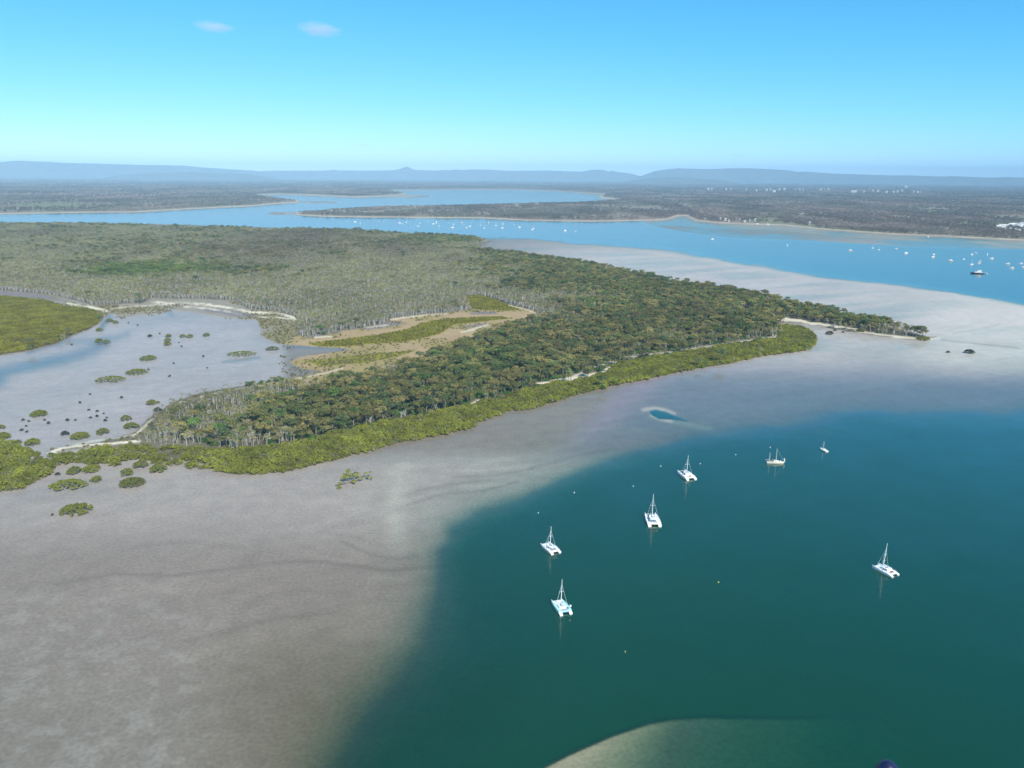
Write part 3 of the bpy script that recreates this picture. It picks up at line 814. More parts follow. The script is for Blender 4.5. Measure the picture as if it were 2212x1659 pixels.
def scatter(name, kind, x, y, z, sc, rot, idx, leaf):
    """one mass of trees: geometry nodes put a tree at every point"""
    me = bpy.data.meshes.new(name)
    n = len(x)
    me.vertices.add(n); me.vertices.foreach_set('co', np.stack([x, y, z], 1).astype(np.float32).ravel())
    for nm, ty, key, data in (('size', 'FLOAT', 'value', sc), ('turn', 'FLOAT', 'value', rot), ('shape', 'INT', 'value', idx)):
        a = me.attributes.new(nm, ty, 'POINT'); a.data.foreach_set(key, np.asarray(data, np.int32 if ty == 'INT' else np.float32))
    a = me.attributes.new('leaf', 'FLOAT_VECTOR', 'POINT'); a.data.foreach_set('vector', np.asarray(leaf, np.float32).ravel())
    me.update()
    o = link(name, me); o['kind'] = 'stuff'
    ng = bpy.data.node_groups.new(name + '_nodes', 'GeometryNodeTree')
    ng.interface.new_socket('Geometry', in_out='INPUT', socket_type='NodeSocketGeometry')
    ng.interface.new_socket('Geometry', in_out='OUTPUT', socket_type='NodeSocketGeometry')
    N = ng.nodes; L = ng.links
    gi = N.new('NodeGroupInput'); go = N.new('NodeGroupOutput')
    m2p = N.new('GeometryNodeMeshToPoints')
    iop = N.new('GeometryNodeInstanceOnPoints'); iop.inputs['Pick Instance'].default_value = True
    ci = N.new('GeometryNodeCollectionInfo'); ci.inputs['Collection'].default_value = SRC[kind]
    ci.inputs['Separate Children'].default_value = True; ci.inputs['Reset Children'].default_value = True
    def attr(nm, ty):
        q = N.new('GeometryNodeInputNamedAttribute'); q.data_type = ty; q.inputs['Name'].default_value = nm; return q.outputs['Attribute']
    cx = N.new('ShaderNodeCombineXYZ'); L.new(attr('turn', 'FLOAT'), cx.inputs[2])
    L.new(gi.outputs[0], m2p.inputs[0]); L.new(m2p.outputs[0], iop.inputs['Points']); L.new(ci.outputs[0], iop.inputs['Instance'])
    L.new(attr('shape', 'INT'), iop.inputs['Instance Index']); L.new(cx.outputs[0], iop.inputs['Rotation']); L.new(attr('size', 'FLOAT'), iop.inputs['Scale'])
    L.new(iop.outputs[0], go.inputs[0])
    md = o.modifiers.new('trees', 'NODES'); md.node_group = ng
    return o

RS = np.random.RandomState(20)
def jitter_grid(x0, x1, y0, y1, s):
    nx, ny = int((x1 - x0) / s), int((y1 - y0) / s)
    X, Y = np.meshgrid(x0 + (np.arange(nx) + .5) * s, y0 + (np.arange(ny) + .5) * s)
    X = X.ravel() + RS.uniform(-.45, .45, nx * ny) * s; Y = Y.ravel() + RS.uniform(-.45, .45, nx * ny) * s
    u, v = uv_of(X, Y)
    k = (u > -260) & (u < 2480) & (v > 470) & (v < 1120)
    return X[k], Y[k]

def splat(u, v, items):
    s = 0
    for (a, b, c, e, k) in items:
        s = s + k * np.exp(-((u - a) / c) ** 2 - ((v - b) / e) ** 2)
    return s

PALE = [(60, 600, 120, 60, .6), (300, 620, 330, 22, .5), (420, 640, 180, 14, .7), (640, 680, 200, 40, .8), (820, 650, 160, 45, .7), (1000, 620, 140, 35, .4), (1130, 660, 60, 22, .7),
        (700, 575, 250, 20, .25), (430, 885, 110, 26, 1.3), (530, 860, 90, 20, 1.3), (650, 845, 80, 14, 1.0), (800, 815, 60, 10, .7), (1620, 665, 90, 14, .7), (1250, 655, 80, 16, .3), (1560, 720, 130, 14, .35), (1150, 690, 60, 12, .6), (200, 510, 200, 14, .4),
        (560, 968, 70, 14, .5), (900, 560, 160, 25, .35), (1430, 745, 80, 14, .4)]
DARKG = [(1300, 590, 180, 40, .9), (1700, 660, 200, 40, .9), (1500, 630, 180, 40, .8), (1000, 515, 70, 9, .9), (900, 520, 120, 8, .5), (800, 500, 200, 6, .6), (700, 640, 60, 12, .35), (830, 630, 70, 12, .4),
         (320, 592, 180, 12, 1.4), (300, 482, 300, 5, .5), (1100, 560, 120, 22, .5), (750, 870, 330, 70, .9), (1050, 800, 260, 60, .9), (1350, 710, 220, 50, .6), (1600, 700, 90, 20, .4)]
GREEN = [(330, 591, 150, 10, .8), (230, 598, 90, 9, .6), (460, 588, 70, 7, .5), (300, 600, 60, 6, .4), (960, 525, 70, 6, .5), (1060, 790, 60, 22, .4), (1000, 830, 90, 20, .4), (640, 900, 120, 25, .3)]
BROWN = [(650, 515, 120, 15, 1.0), (560, 545, 190, 20, .8), (860, 545, 70, 14, .7), (1180, 690, 80, 30, .3), (100, 510, 120, 12, .4), (880, 760, 80, 20, .3), (1500, 690, 80, 14, .3)]

px, py = jitter_grid(-2300, 1500, 250, 3600, 5.6)
fd = fields(px, py, False)
u, v, dI = fd['u'], fd['v'], fd['dI']
cl = sdist(CLEARING, u, v, 1.6); apn = sdist(APRON, u, v, 1.6)
mb_ = sdist(MANG_BAND, u, v, 1.3); ml = sdist(MANG_L, u, v, 1.3)
strip = np.full(u.shape, 1e9)
for ln, w_, k in SANDS:
    strip = np.minimum(strip, ldist(ln, u, v, 1.5) - w_ * 1.1)
westbar = (u < 300) & (v > 800)
ok = (dI > 2) & (cl < 1) & (apn < 0) & (mb_ < 1) & (ml < 0) & (strip > 0) & ~westbar & ~((u < 470) & (v > 972))
px, py, u, v, dI = px[ok], py[ok], u[ok], v[ok], dI[ok]
fz = fd['z'][ok]; n1 = fd['n1'][ok]; n2 = fd['n2'][ok]
pale = splat(u, v, PALE) + 1.7 * (fbm(px / 45. + 3, py / 45., 4) - .5) + .5 * (fbm(px / 160. + 8, py / 160., 3) - .5) + .55 * (RS.rand(len(u)) - .5)
dark = splat(u, v, DARKG) + .4 * (n2 - .5)
pale = pale + .34 * sstep(720, 660, v) * sstep(1250, 1050, u) if False else pale + .30 * (1 - sstep(640, 720, v)) * (1 - sstep(1000, 1200, u))
isgum = .60 * dark + .10 > pale
dist = np.hypot(px, py)
dens = np.where(isgum, .84, .95)
dens = np.where((pale > .8) & ~isgum, .8, dens)
sel = RS.rand(len(u)) < dens
px, py, u, v, fz, n1, n2, isgum, dist, pale, dIk = (q[sel] for q in (px, py, u, v, fz, n1, n2, isgum, dist, pale, dI))

def leaf_colors(u, v, n1, isgum, n):
    base = np.where(isgum[:, None], np.array([[.125, .130, .055]]), np.array([[.200, .190, .095]]))
    g = np.clip(splat(u, v, GREEN) * (.4 + 1.2 * fbm(u / 14., v / 5., 3)), 0, 1)[:, None]; b = np.clip(splat(u, v, BROWN), 0, 1)[:, None]
    r = RS.rand(n)[:, None]
    base = np.where((r < .25) & ~isgum[:, None], np.array([[.235, .205, .14]]), base)
    base = np.where((r > .75) & ~isgum[:, None], np.array([[.15, .165, .075]]), base)
    base = np.where((r > .60) & (r < .75) & ~isgum[:, None], np.array([[.21, .205, .16]]), base)
    olive = np.array([[.20, .178, .085]]); dk = np.array([[.085, .118, .060]]); br = np.array([[.080, .140, .045]]); yl = np.array([[.17, .16, .055]])
    base = np.where((r < .30) & isgum[:, None], olive, base)
    base = np.where((r > .80) & isgum[:, None], dk, base)
    base = np.where((r > .74) & (r < .80) & isgum[:, None], br, base)
    base = np.where((r > .66) & (r < .685) & isgum[:, None], yl, base)
    base = base * 1.30
    base = base * (1 - .85 * g) + np.array([[.135, .205, .05]]) * .85 * g
    base = base * (1 - .75 * b) + np.array([[.17, .125, .10]]) * .75 * b
    return base * (.72 + .5 * RS.rand(n))[:, None] * np.array([[1.20, 1.17, .88]])
leaf = leaf_colors(u, v, n1, isgum, len(u)) * (.62 + .76 * fbm(px / 70., py / 110., 4))[:, None]
size = np.where(isgum, .58 + .75 * RS.rand(len(u)) ** 1.4, .62 + .55 * RS.rand(len(u))) * (.85 + .3 * fbm(px / 30. + 2, py / 30., 2))
low_edge = sstep(60, 10, 0) if False else (1 - sstep(14, 50, dIk)) * (v > 790) * (u < 760)
size = size * (1 - .5 * low_edge)
rot = RS.rand(len(u)) * 6.28
idx = RS.randint(0, NV, len(u))

LM = [(313, 955, 'the east end of the bright sand bar'), (416, 960, 'the white trunk at the west end'), (585, 962, 'the grey scrub at the front'), (622, 947, 'the two-stemmed dead tree'), (797, 925, 'the white forked dead tree'), (866, 915, 'the straight white dead trunk'),
      (943, 896, 'the leftmost white sand patch'), (997, 864, 'the spreading grey dead tree'), (1030, 876, 'the second white sand patch'), (1110, 852, 'the third white sand patch'), (1188, 806, 'the left end of the long white sand patch'), (1300, 800, 'the right end of the long white sand patch'),
      (567, 871, 'the leaning bare tree near the lagoon'), (807, 867, 'the bare tree among green crowns'), (1045, 759, 'the bare tree by the marsh'), (440, 868, 'the lagoon-side edge of the wood'), (660, 830, 'the lagoon-side edge beside the marsh'), (900, 780, 'the south edge of the marsh'), (1240, 746, 'the lone white bare tree'),
      (1450, 760, 'the pale track behind the mangroves'), (1640, 730, 'the east end of the pale track'), (700, 700, 'the north edge of the marsh'), (480, 655, 'the head of the lagoon')]
def where_word(u, v):
    a, b, n = min(LM, key=lambda q: (q[0] - u) ** 2 + ((q[1] - v) * 1.7) ** 2)
    du, dv = u - a, (v - b) * 1.7
    far = 'well ' if du * du + dv * dv > 70 ** 2 else ''
    if abs(dv) > abs(du):
        return (far + 'behind ' if dv < 0 else 'in front of ') + n
    return far + ('left of ' if du < 0 else 'right of ') + n
def tone_word(c, pale_kind=False):
    r, g, b = c
    if pale_kind:
        return 'grey' if b > .7 * r else ('greenish' if g > r else ('cream' if r > .2 else ('olive' if r > .15 else 'brownish')))
    if g > 1.45 * r: return 'bright green' if g > .12 else 'dark green'
    if r > g * 1.05: return 'olive brown' if r < .19 else 'yellowish'
    return 'grey-green' if r + g > .2 else 'deep green'

def place_trees(kind, name, mask, limit, group, label, cat):
    ii = np.where(mask)[0]
    ii = ii[np.argsort(dist[ii])]
    near, rest = ii[:limit], ii[limit:]
    for i in near:
        loc = (px[i], py[i], fz[i] - .1)
        t = thing(name, label % (tone_word(leaf[i], kind == 'paperbark'), where_word(u[i], v[i])), cat, loc, rot[i], group, float(size[i]))
        cr, tk = TREE[kind][idx[i]]
        c = link('crown', cr, t); c['leaf'] = [float(q) for q in leaf[i]]
        link('trunk', tk, t)
    return rest

ki = np.where(isgum & (dist < 1100) & (RS.rand(len(px)) < .8))[0]
jx, jy = RS.uniform(-3, 3, len(ki)), RS.uniform(-3, 3, len(ki))
scatter('understorey_shrubs', 'mangrove', px[ki] + jx, py[ki] + jy, fz[ki] - .1, .9 + .7 * RS.rand(len(ki)), rot[ki], idx[ki],
        np.where(RS.rand(len(ki))[:, None] < .6, np.array([[.075, .165, .035]]), np.array([[.13, .15, .06]])) * (.7 + .6 * RS.rand(len(ki)))[:, None])
rest_g = place_trees('gum', 'gum_tree', isgum, 300, 'gum trees standing nearest along the wooded strip', '%s gum tree %s', 'tree')
rest_p = place_trees('paperbark', 'paperbark_tree', ~isgum, 300, 'pale slender trees standing nearest along the wooded strip', 'thin pale %s paperbark %s', 'tree')
scatter('gum_forest', 'gum', px[rest_g], py[rest_g], fz[rest_g] - .1, size[rest_g], rot[rest_g], idx[rest_g], leaf[rest_g])
scatter('paperbark_forest', 'paperbark', px[rest_p], py[rest_p], fz[rest_p] - .1, size[rest_p], rot[rest_p], idx[rest_p], leaf[rest_p])

# bare bleached trees that stand out of the wood
DT = [(1098 * .3174 + 648, 1020 * .3174 + 540, 1.0, 'grey dead tree with spreading bare limbs above the fringe right of centre'), (1168 * .3174 + 648, 990 * .3174 + 540, .8, 'smaller grey dead tree just right of the spreading one'),
      (470 * .3174 + 648, 1212 * .3174 + 540, 1.15, 'white forked dead tree leaning right at the front of the wooded strip'), (685 * .3174 + 648, 1180 * .3174 + 540, .8, 'straight white dead trunk at the front edge, right of the white forked tree'),
      (712 * .3174 + 648, 1165 * .3174 + 540, .85, 'taller thin white dead tree right of the straight white trunk'), (1250 * .3174 + 648, 690 * .3174 + 540, .7, 'white bare tree near the top of the strip by the marsh'),
      (1870 * .3174 + 648, 650 * .3174 + 540, .75, 'lone white bare tree in the woods left of the spit'), (1820 * .3418, 1190 * .3418 + 540, .9, 'white two-stemmed dead tree at the wood front, left of the forked one'),
      (1845 * .3418, 1205 * .3418 + 540, .7, 'short white dead stem close beside the two-stemmed dead tree'), (500 * .3174 + 648, 1030 * .3174 + 540, .7, 'white bare tree half hidden among green crowns left of centre'),
      (1700 * .3174 + 648, 840 * .3174 + 540, .75, 'pale bare tree above the left end of the long white sand patch'), (1745 * .3174 + 648, 880 * .3174 + 540, .6, 'short pale bare tree beside the long white sand patch'),
      (1220 * .3418, 1225 * .3418 + 540, .8, 'white bare trunk at the west end of the wood'), (1710 * .3418, 1240 * .3418 + 540, .85, 'white dead trunk among grey scrub at the front of the wood'),
      (1660 * .3418, 970 * .3418 + 540, .7, 'pale leaning bare tree among crowns near the lagoon side'), (930 * .3174 + 648, 1120 * .3174 + 540, .75, 'white bare trunk just left of the first sand patch')]
for k, (a, b, s, lab) in enumerate(DT):
    x, y = ground(a, b)
    t = thing('dead_tree', lab, 'dead tree', (float(x), float(y), 1.2), k * 1.3, 'bleached dead trees in the wooded strip', s)
    link('trunk', DEAD[k % 4], t)

# mangrove fringe
mx, my = jitter_grid(-900, 900, 250, 1600, 3.3)
fm = fields(mx, my, False)
mu, mv, mn1, mn2 = fm['u'], fm['v'], fm['n1'], fm['n2']
inb = (sdist(MANG_BAND, mu, mv, 1.3) > -1)
inl = (sdist(MANG_L, mu, mv, 1.3) > 0)
insw = (sdist(MANG_SW, mu, mv, 1.3) > 0)
inw = (sdist(MANG_W, mu, mv, 1.3) > -2) & (fbm(mx / 9., my / 9., 3) > .52)
iny = (sdist(YBAND, mu, mv, 1.4) > 0) | (sdist(YTOP, mu, mv, 1.4) > 0)
inyl = (sdist(YLOW, mu, mv, 1.4) > 0) & (RS.rand(len(mu)) < .5)
insc = ((sdist(APRON, mu, mv, 1.6) > 0) & (mn1 > .5) & (RS.rand(len(mu)) < .35) & (mv > 655)) | ((sdist(CLEARING, mu, mv, 1.6) > 0) & (mn1 > .52) & (RS.rand(len(mu)) < .2))
inbar = (fm['dI'] > 0) & (mu < 310) & (mv > 800) & (RS.rand(len(mu)) < .35)
strip = np.full(mu.shape, 1e9)
for ln, w_, k in SANDS:
    strip = np.minimum(strip, ldist(ln, mu, mv, 1.5) - w_ * .8)
mk = (inb | inl | insw | inw | iny | inyl | insc | inbar) & (strip > 0)
msz = np.where(inb | insw | inw, (.7 + .6 * RS.rand(len(mu))) * (.6 + .95 * fbm(mx / 10. + 5, my / 10., 2)), np.where(inl, .7 + .3 * RS.rand(len(mu)), .35 + .3 * RS.rand(len(mu))))
mleaf = np.where((inb | insw | inw)[:, None], np.array([[.225, .235, .035]]), np.array([[.25, .235, .022]]))
mleaf = mleaf * (.45 + 1.0 * fbm(mx / 13., my / 13., 3))[:, None] * (.8 + .4 * RS.rand(len(mu)))[:, None] * 1.05
gy_ = RS.rand(len(mu)) < .14
mleaf[gy_] = mleaf[gy_] * .5 + np.array([.22, .21, .13]) * .5
mleaf = np.where((insc | inyl | inbar)[:, None] & ~(inb | insw | inw | inl | iny)[:, None], np.array([[.24, .22, .09]]) * (.8 + .4 * RS.rand(len(mu)))[:, None], mleaf)
mx, my, mu, mv, msz, mleaf = mx[mk], my[mk], mu[mk], mv[mk], msz[mk], mleaf[mk]
mfz = np.maximum(fm['z'][mk], 0.0); mrot = RS.rand(len(mx)) * 6.28; midx = RS.randint(0, NV, len(mx))
FL = [(30, 1040, 'of the thicket at the far left'), (90, 1010, 'at the right side of the left thicket'), (250, 990, 'of the scrub under the sand bar'), (400, 995, 'of the broken scrub west of the fringe'), (470, 1010, 'at the rounded west corner of the fringe'), (540, 1015, 'of the fringe just east of its corner'),
      (620, 1000, 'of the fringe below the two-stemmed dead tree'), (700, 985, 'of the fringe left of the lone mangrove tree'), (763, 970, 'of the fringe right above the lone mangrove tree'), (830, 955, 'of the fringe right of the lone mangrove tree'), (920, 935, 'of the fringe below the leftmost sand patch'), (1010, 910, 'of the fringe below the second sand patch'), (1110, 880, 'of the fringe below the third sand patch'), (1250, 840, 'of the fringe below the long sand patch')]
order = np.argsort(np.hypot(mx, my) / msz)
near, rest = order[:235], order[235:]
for i in near:
    tone = 'greyish' if mleaf[i][2] > .06 else ('bright' if mleaf[i][1] > .2 else ('dull' if mleaf[i][1] < .15 else 'yellow-green'))
    a_, b_, w_ = min(FL, key=lambda q: abs(q[0] - mu[i]) + abs(q[1] - mv[i]))
    d_ = mv[i] - np.interp(mu[i], [0, 100, 300, 470, 620, 800, 1000, 1150, 1300], [1064, 1030, 1010, 1019, 1019, 974, 930, 884, 842])
    lab = '%s mangrove %s %s' % (tone, 'at the water edge' if d_ > -14 else ('mid-way back' if d_ > -34 else 'at the back'), w_)
    t = thing('mangrove_bush', lab, 'mangrove', (mx[i], my[i], mfz[i]), mrot[i], 'mangroves packed along the front fringe', float(msz[i]))
    cr, tk = TREE['mangrove'][midx[i]]
    c = link('crown', cr, t); c['leaf'] = [float(q) for q in mleaf[i]]
    link('trunk', tk, t)
scatter('mangrove_thicket', 'mangrove', mx[rest], my[rest], mfz[rest], msz[rest], mrot[rest], midx[rest], mleaf[rest])

# single mangrove clumps out on the flats: u, v of the foot, width px, aspect, leaf tone, label
CL = [(237, 697, 15, .7, 1, 'small mangrove clump beside the narrow blue creek, upper left'), (250, 700, 12, .8, 1, 'mangrove clump just right of the one beside the creek'), (215, 717, 14, .8, 1, 'lone mangrove clump at the mouth of the narrow creek'),
      (214, 741, 16, .8, 1, 'left one of the mangrove pair on the lagoon flat'), (230, 743, 14, .8, 1, 'right one of the mangrove pair on the lagoon flat'), (324, 729, 10, .8, .6, 'dark small mangrove left of the three stacked clumps'),
      (364, 730, 13, .9, .9, 'uppermost of three mangrove clumps one below another on the lagoon flat'), (362, 739, 14, .8, 1, 'middle of three mangrove clumps one below another on the lagoon flat'), (362, 748, 16, .8, 1, 'lowest of three mangrove clumps one below another on the lagoon flat'),
      (395, 730, 12, .8, 1, 'left one of two touching mangrove clumps, right of the three stacked ones'), (410, 731, 14, .8, 1, 'right one of two touching mangrove clumps, right of the three stacked ones'), (446, 728, 14, .9, .8, 'rightmost round mangrove in the upper row on the lagoon flat'),
      (320, 781, 34, .7, 1, 'oval mangrove clump above the two large ones in the lagoon'), (295, 812, 43, .6, 1, 'large oval mangrove clump, upper right of the largest one in the lagoon'), (239, 830, 60, .5, 1, 'largest long mangrove clump in the middle of the lagoon'),
      (523, 775, 64, .4, 1, 'long low mangrove clump near the right shore of the lagoon'), (588, 760, 30, .35, .8, 'thin line of mangrove right of the long low clump'), (327, 876, 20, .8, 1, 'mangrove clump off the tip of the grey scrub, lower lagoon'),
      (341, 890, 16, .6, .6, 'dull brown mangrove clump below the one off the grey scrub'), (341, 872, 8, .8, .9, 'tiny mangrove touching the clump off the grey scrub'), (84, 901, 30, .7, 1, 'round mangrove clump alone on the flat at far left'), (273, 910, 21, .6, .9, 'mangrove clump above the bright sand bar, left of the wood'),
      (284, 928, 32, .5, .9, 'low wide mangrove clump at the left foot of the wood'), (222, 940, 26, .6, .9, 'mangrove clump above the middle of the sand bar'), (173, 950, 36, .6, 1, 'broad mangrove clump above the left half of the sand bar'), (141, 941, 15, .6, .4, 'grey leafless-looking mangrove left of the broad clump above the sand bar'),
      (71, 963, 27, .7, 1.1, 'bright mangrove clump just above the left thicket'), (39, 960, 14, .9, .8, 'small mangrove between the left thicket and the bright clump'), (6, 950, 28, .8, 1, 'mangrove clump cut by the left edge of the picture, above the thicket'), (2, 928, 15, 1, 1, 'upper mangrove cut by the left edge of the picture'),
      (137, 1004, 50, .55, 1, 'wide mangrove clump under the left end of the sand bar'), (198, 1021, 33, .8, 1.1, 'rounded bright mangrove clump right of the narrow gap'), (161, 1025, 27, .7, .9, 'mangrove clump between the wide one and the rounded bright one'), (147, 1061, 74, .45, 1.1, 'long mangrove clump reaching down left toward the open flat'),
      (208, 1042, 20, .8, 1, 'small mangrove right of the long clump on the open flat'), (275, 1028, 26, .8, 1, 'mangrove clump just above the greyish oval one'), (285, 1053, 50, .6, .75, 'greyish oval mangrove clump with a dark halo on the flat'), (125, 1027, 9, 1, .5, 'tiny dark mangrove beside the left thicket'),
      (342, 1021, 34, .7, 1, 'mangrove clump at the broken edge of the fringe'), (304, 1012, 30, .6, .85, 'pale mangrove clump left of the broken edge of the fringe'), (165, 1113, 62, .55, .95, 'lowest mangrove clump of all, alone on the open grey flat'), (113, 1114, 7, .8, .6, 'tiny mangrove left of the lowest clump'),
      (212, 993, 58, .5, 1, 'wide dark mangrove clump under the middle of the sand bar'), (270, 996, 40, .7, 1, 'mangrove clump under the right end of the sand bar'), (1792, 724, 15, .8, .55, 'dark round mangrove off the beach at the spit'), (1859, 719, 18, .9, .8, 'bushy mangrove on the beach in the middle of the spit'), (1898, 722, 12, .9, .7, 'smaller mangrove right of the bushy one on the spit beach'),
      (1994, 737, 26, .7, .85, 'broad mangrove at the tip of the spit'), (2048, 763, 7, .8, .5, 'tiny dark mangrove on the sand beyond the spit tip'), (2094, 765, 19, .8, .45, 'dark round mangrove alone on the sand beyond the spit tip'), (1803, 715, 6, .8, .6, 'tiny mangrove above the dark round one off the spit beach'), (1821, 719, 5, .8, .6, 'tiny mangrove right of the dark round one off the spit beach')]
for k, (a, b, w_, asp, tone, lab) in enumerate(CL):
    x, y = ground(a, b - w_ * .12)
    D = math.sqrt(float(x) ** 2 + float(y) ** 2 + CAMZ ** 2)
    wid = w_ * D / F
    hgt = min(5.2, max(1.4, wid * .55))
    t = thing('mangrove_clump', lab, 'mangrove', (float(x), float(y), 0), 0.12 if asp < .55 else 0, 'mangrove clumps scattered on the tidal flats')
    V, Fc, mb = mangrove(300 + k, wid / 2 * .9, max(wid / 2 * min(1, asp * 1.5), 1.0), hgt)
    if wid < 3:
        V = V * [.6, .6, .8]
    c = link('crown', mesh_np('crown', V, Fc, [M['leaf']]), t)
    c['leaf'] = [.215 * tone, .225 * tone, .035 + .02 * (1 - min(tone, 1))] if tone > .7 else [.09 * tone + .03, .10 * tone + .03, .045]
    mb.build('trunk', M['trunk_m'], t)

DOTS = [(1132, 584), (1147, 610), (1098, 717), (1309, 745), (1073, 798), (938, 757), (570, 912), (768, 934), (506, 966), (562, 1012), (655, 1033), (614, 1052), (573, 1060), (675, 1060), (666, 1080), (615, 1020), (477, 1075), (427, 1078), (145, 1075),
        (183, 1083), (166, 1113), (138, 1140), (170, 1150), (283, 1075), (305, 1095), (870, 475), (812, 460), (1287, 672), (1010, 528), (454, 598)]
SAP = [mangrove(800 + i, 1.0, 1.0, 1.9, 2.2) for i in range(3)]
SAPM = [(mesh_np('crown', V, Fc, [M['leaf']]), mb.mesh('trunk', M['trunk_m'])) for V, Fc, mb in SAP]
for k, (a, b) in enumerate(DOTS):
    x, y = ground(a * .3418, b * .3418 + 541)
    lab = 'tiny dark mangrove shrub dotted on the upper lagoon flat' if b < 820 else ('tiny dark mangrove shrub on the flat near the left edge' if a < 320 else 'tiny dark mangrove shrub in the loose cluster on the lower lagoon flat')
    t = thing('mangrove_sapling', lab, 'mangrove', (float(x), float(y), 0), k * 1.1, 'tiny dark mangroves dotted over the lagoon', .8 + .5 * ((k * 37) % 10) / 10)
    t.scale = (t.scale[0] * .85,) * 3
    c = link('crown', SAPM[k % 3][0], t); c['leaf'] = [.10, .10, .075]
    link('trunk', SAPM[k % 3][1], t)

# the lone mangrove tree with a fallen limb on the near flat
x, y = (float(q) for q in ground(763, 1040))
t = thing('mangrove_tree', 'ragged mangrove tree with fallen dark limbs standing alone on the grey flat', 'mangrove tree', (x, y, 0))
k_ = math.sqrt(x * x + y * y + CAMZ ** 2) / F
rs = np.random.RandomState(77)
def pt(a, b, z):
    qx, qy = ground(a, b); return (float(qx) - x, float(qy) - y, z)
cs = [pt(750, 1040, 3.2), pt(770, 1036, 3.6), pt(760, 1040, 4.3), pt(742, 1040, 2.4), pt(778, 1040, 2.2), pt(765, 1046, 1.6), pt(752, 1030, 4.0), pt(735, 1048, 1.2), pt(795, 1036, 1.6), pt(790, 1032, 3.2), pt(803, 1038, 1.2), pt(800, 1030, 3.3), pt(733, 1056, 1.0), pt(744, 1036, 3.4)]
V, Fc = clump_faces(rs, cs, [2.6, 2.6, 2.2, 1.8, 1.9, 1.8, 2.1, 1.3, 1.4, 1.4, 1.3, 1.2, 1.8, 1.6], [80, 80, 70, 50, 54, 44, 54, 30, 34, 26, 24, 22, 50, 40], .5, .8, .5)
c = link('crown', mesh_np('crown', V, Fc, [M['leaf']]), t); c['leaf'] = [.25, .27, .035]
mb = MB()
for q in cs[:7]:
    limb(mb, rs, (rs.normal() * .5, rs.normal() * .5, -.3), q, .22, .08)
mb.build('trunk', M['trunk_g'], t)
mb = MB()
limb(mb, rs, pt(724, 1050, .5), pt(760, 1043, .9), .35, .3, 6, .05)
limb(mb, rs, pt(745, 1046, .6), pt(738, 1038, 1.6), .22, .1)
limb(mb, rs, pt(780, 1040, .6), pt(803, 1034, 2.0), .2, .1)
mb.build('fallen_limb', M['trunk_m'], t)

# where the far houses stand
def D_(px_, py_): return (2700 + px_ * .27125, 820 + py_ * .27125)
HS = [(672, 216, 8, 'roof_w', 'wall', 'leftmost bright white house on the far beach'), (745, 228, 11, 'roof_w', 'wall', 'wide white two-tone house second on the far beach'), (792, 242, 9, 'roof_r', 'wall', 'house with a pinkish-red roof right of the white houses on the far beach'),
      (905, 228, 8, 'roof_g', 'wall_b', 'blue-grey house among trees on the far beach'), (950, 232, 9, 'roof_y', 'wall', 'house with a yellowish roof on the far beach'), (1103, 244, 7, 'roof_w', 'wall_b', 'white-roofed house with a dark side on the far beach'), (1185, 234, 8, 'roof_w', 'wall', 'tall pale house at the right end of the beach row'),
      (450, 220, 9, 'roof_g', 'wall', 'grey-roofed house nearest the creek mouth'), (1028, 250, 9, 'roof_r', 'wall', 'reddish-roofed house right of the yellowish one'), (1990, 282, 12, 'roof_w', 'wall', 'long white shed among trees farther right along the beach')]
def E_(a, b): return (3780 + a * .1429, 860 + b * .1429)
TW = [(1500, 345, 22, 'lowest left white roof of the cluster at the right edge'), (1590, 322, 26, 'long white roof at the left of the cluster at the right edge'), (1720, 322, 26, 'second long white roof of the cluster at the right edge'), (1640, 362, 20, 'narrow white roof under the left end of the cluster'),
      (1860, 292, 26, 'bright white roof at the top middle of the cluster'), (1960, 280, 30, 'largest white roof at the top of the cluster'), (1960, 320, 26, 'bluish white roof below the largest one in the cluster'), (2080, 285, 22, 'pale roof right of the largest one in the cluster'),
      (2110, 330, 24, 'white roof low in the right half of the cluster'), (2170, 270, 22, 'white roof at the top right of the cluster, cut by the picture edge'), (2180, 320, 20, 'white roof at the right edge of the picture'), (2160, 365, 16, 'lowest white roof at the right edge of the cluster'),
      (1690, 425, 8, 'left small white house below the cluster'), (1825, 408, 9, 'middle small white house below the cluster'), (1970, 425, 10, 'pale small house below the right half of the cluster'), (2075, 452, 16, 'low pale shed in front of the cluster'), (2195, 415, 8, 'small bluish house at the picture edge below the cluster'),
      (200, 490, 5, 'tiny pale hut near the beach left of the cluster'), (75, 398, 6, 'small pale hut among trees, well left of the cluster')]
def Z_(a, b): return (2600 + a * 1496 / 2212, 600 + b * 1496 / 2212)
FS = [(345, 234, 9), (365, 233, 5), (450, 238, 6), (630, 246, 7), (690, 240, 10), (712, 239, 6), (735, 249, 14), (765, 238, 7), (795, 237, 9), (885, 238, 8), (905, 240, 5), (1010, 239, 8), (1030, 237, 5), (1055, 238, 8), (1200, 251, 16), (1218, 250, 9), (1320, 245, 7), (1348, 247, 9), (1400, 253, 9), (1440, 254, 8), (1465, 251, 10),
      (1490, 246, 8), (1515, 222, 12), (1560, 251, 7), (1582, 256, 9), (1600, 253, 6), (480, 236, 4), (570, 240, 4), (1265, 252, 6), (860, 236, 5)]
HOUSE_UV = [(*src(*D_(q[0], q[1])), q[2] * .16 + 1) for q in HS] + [(*src(*E_(q[0], q[1])), q[2] * .2 + 1) for q in TW] + [(*src(*Z_(q[0], q[1])), q[2] * .2 + 1) for q in FS]

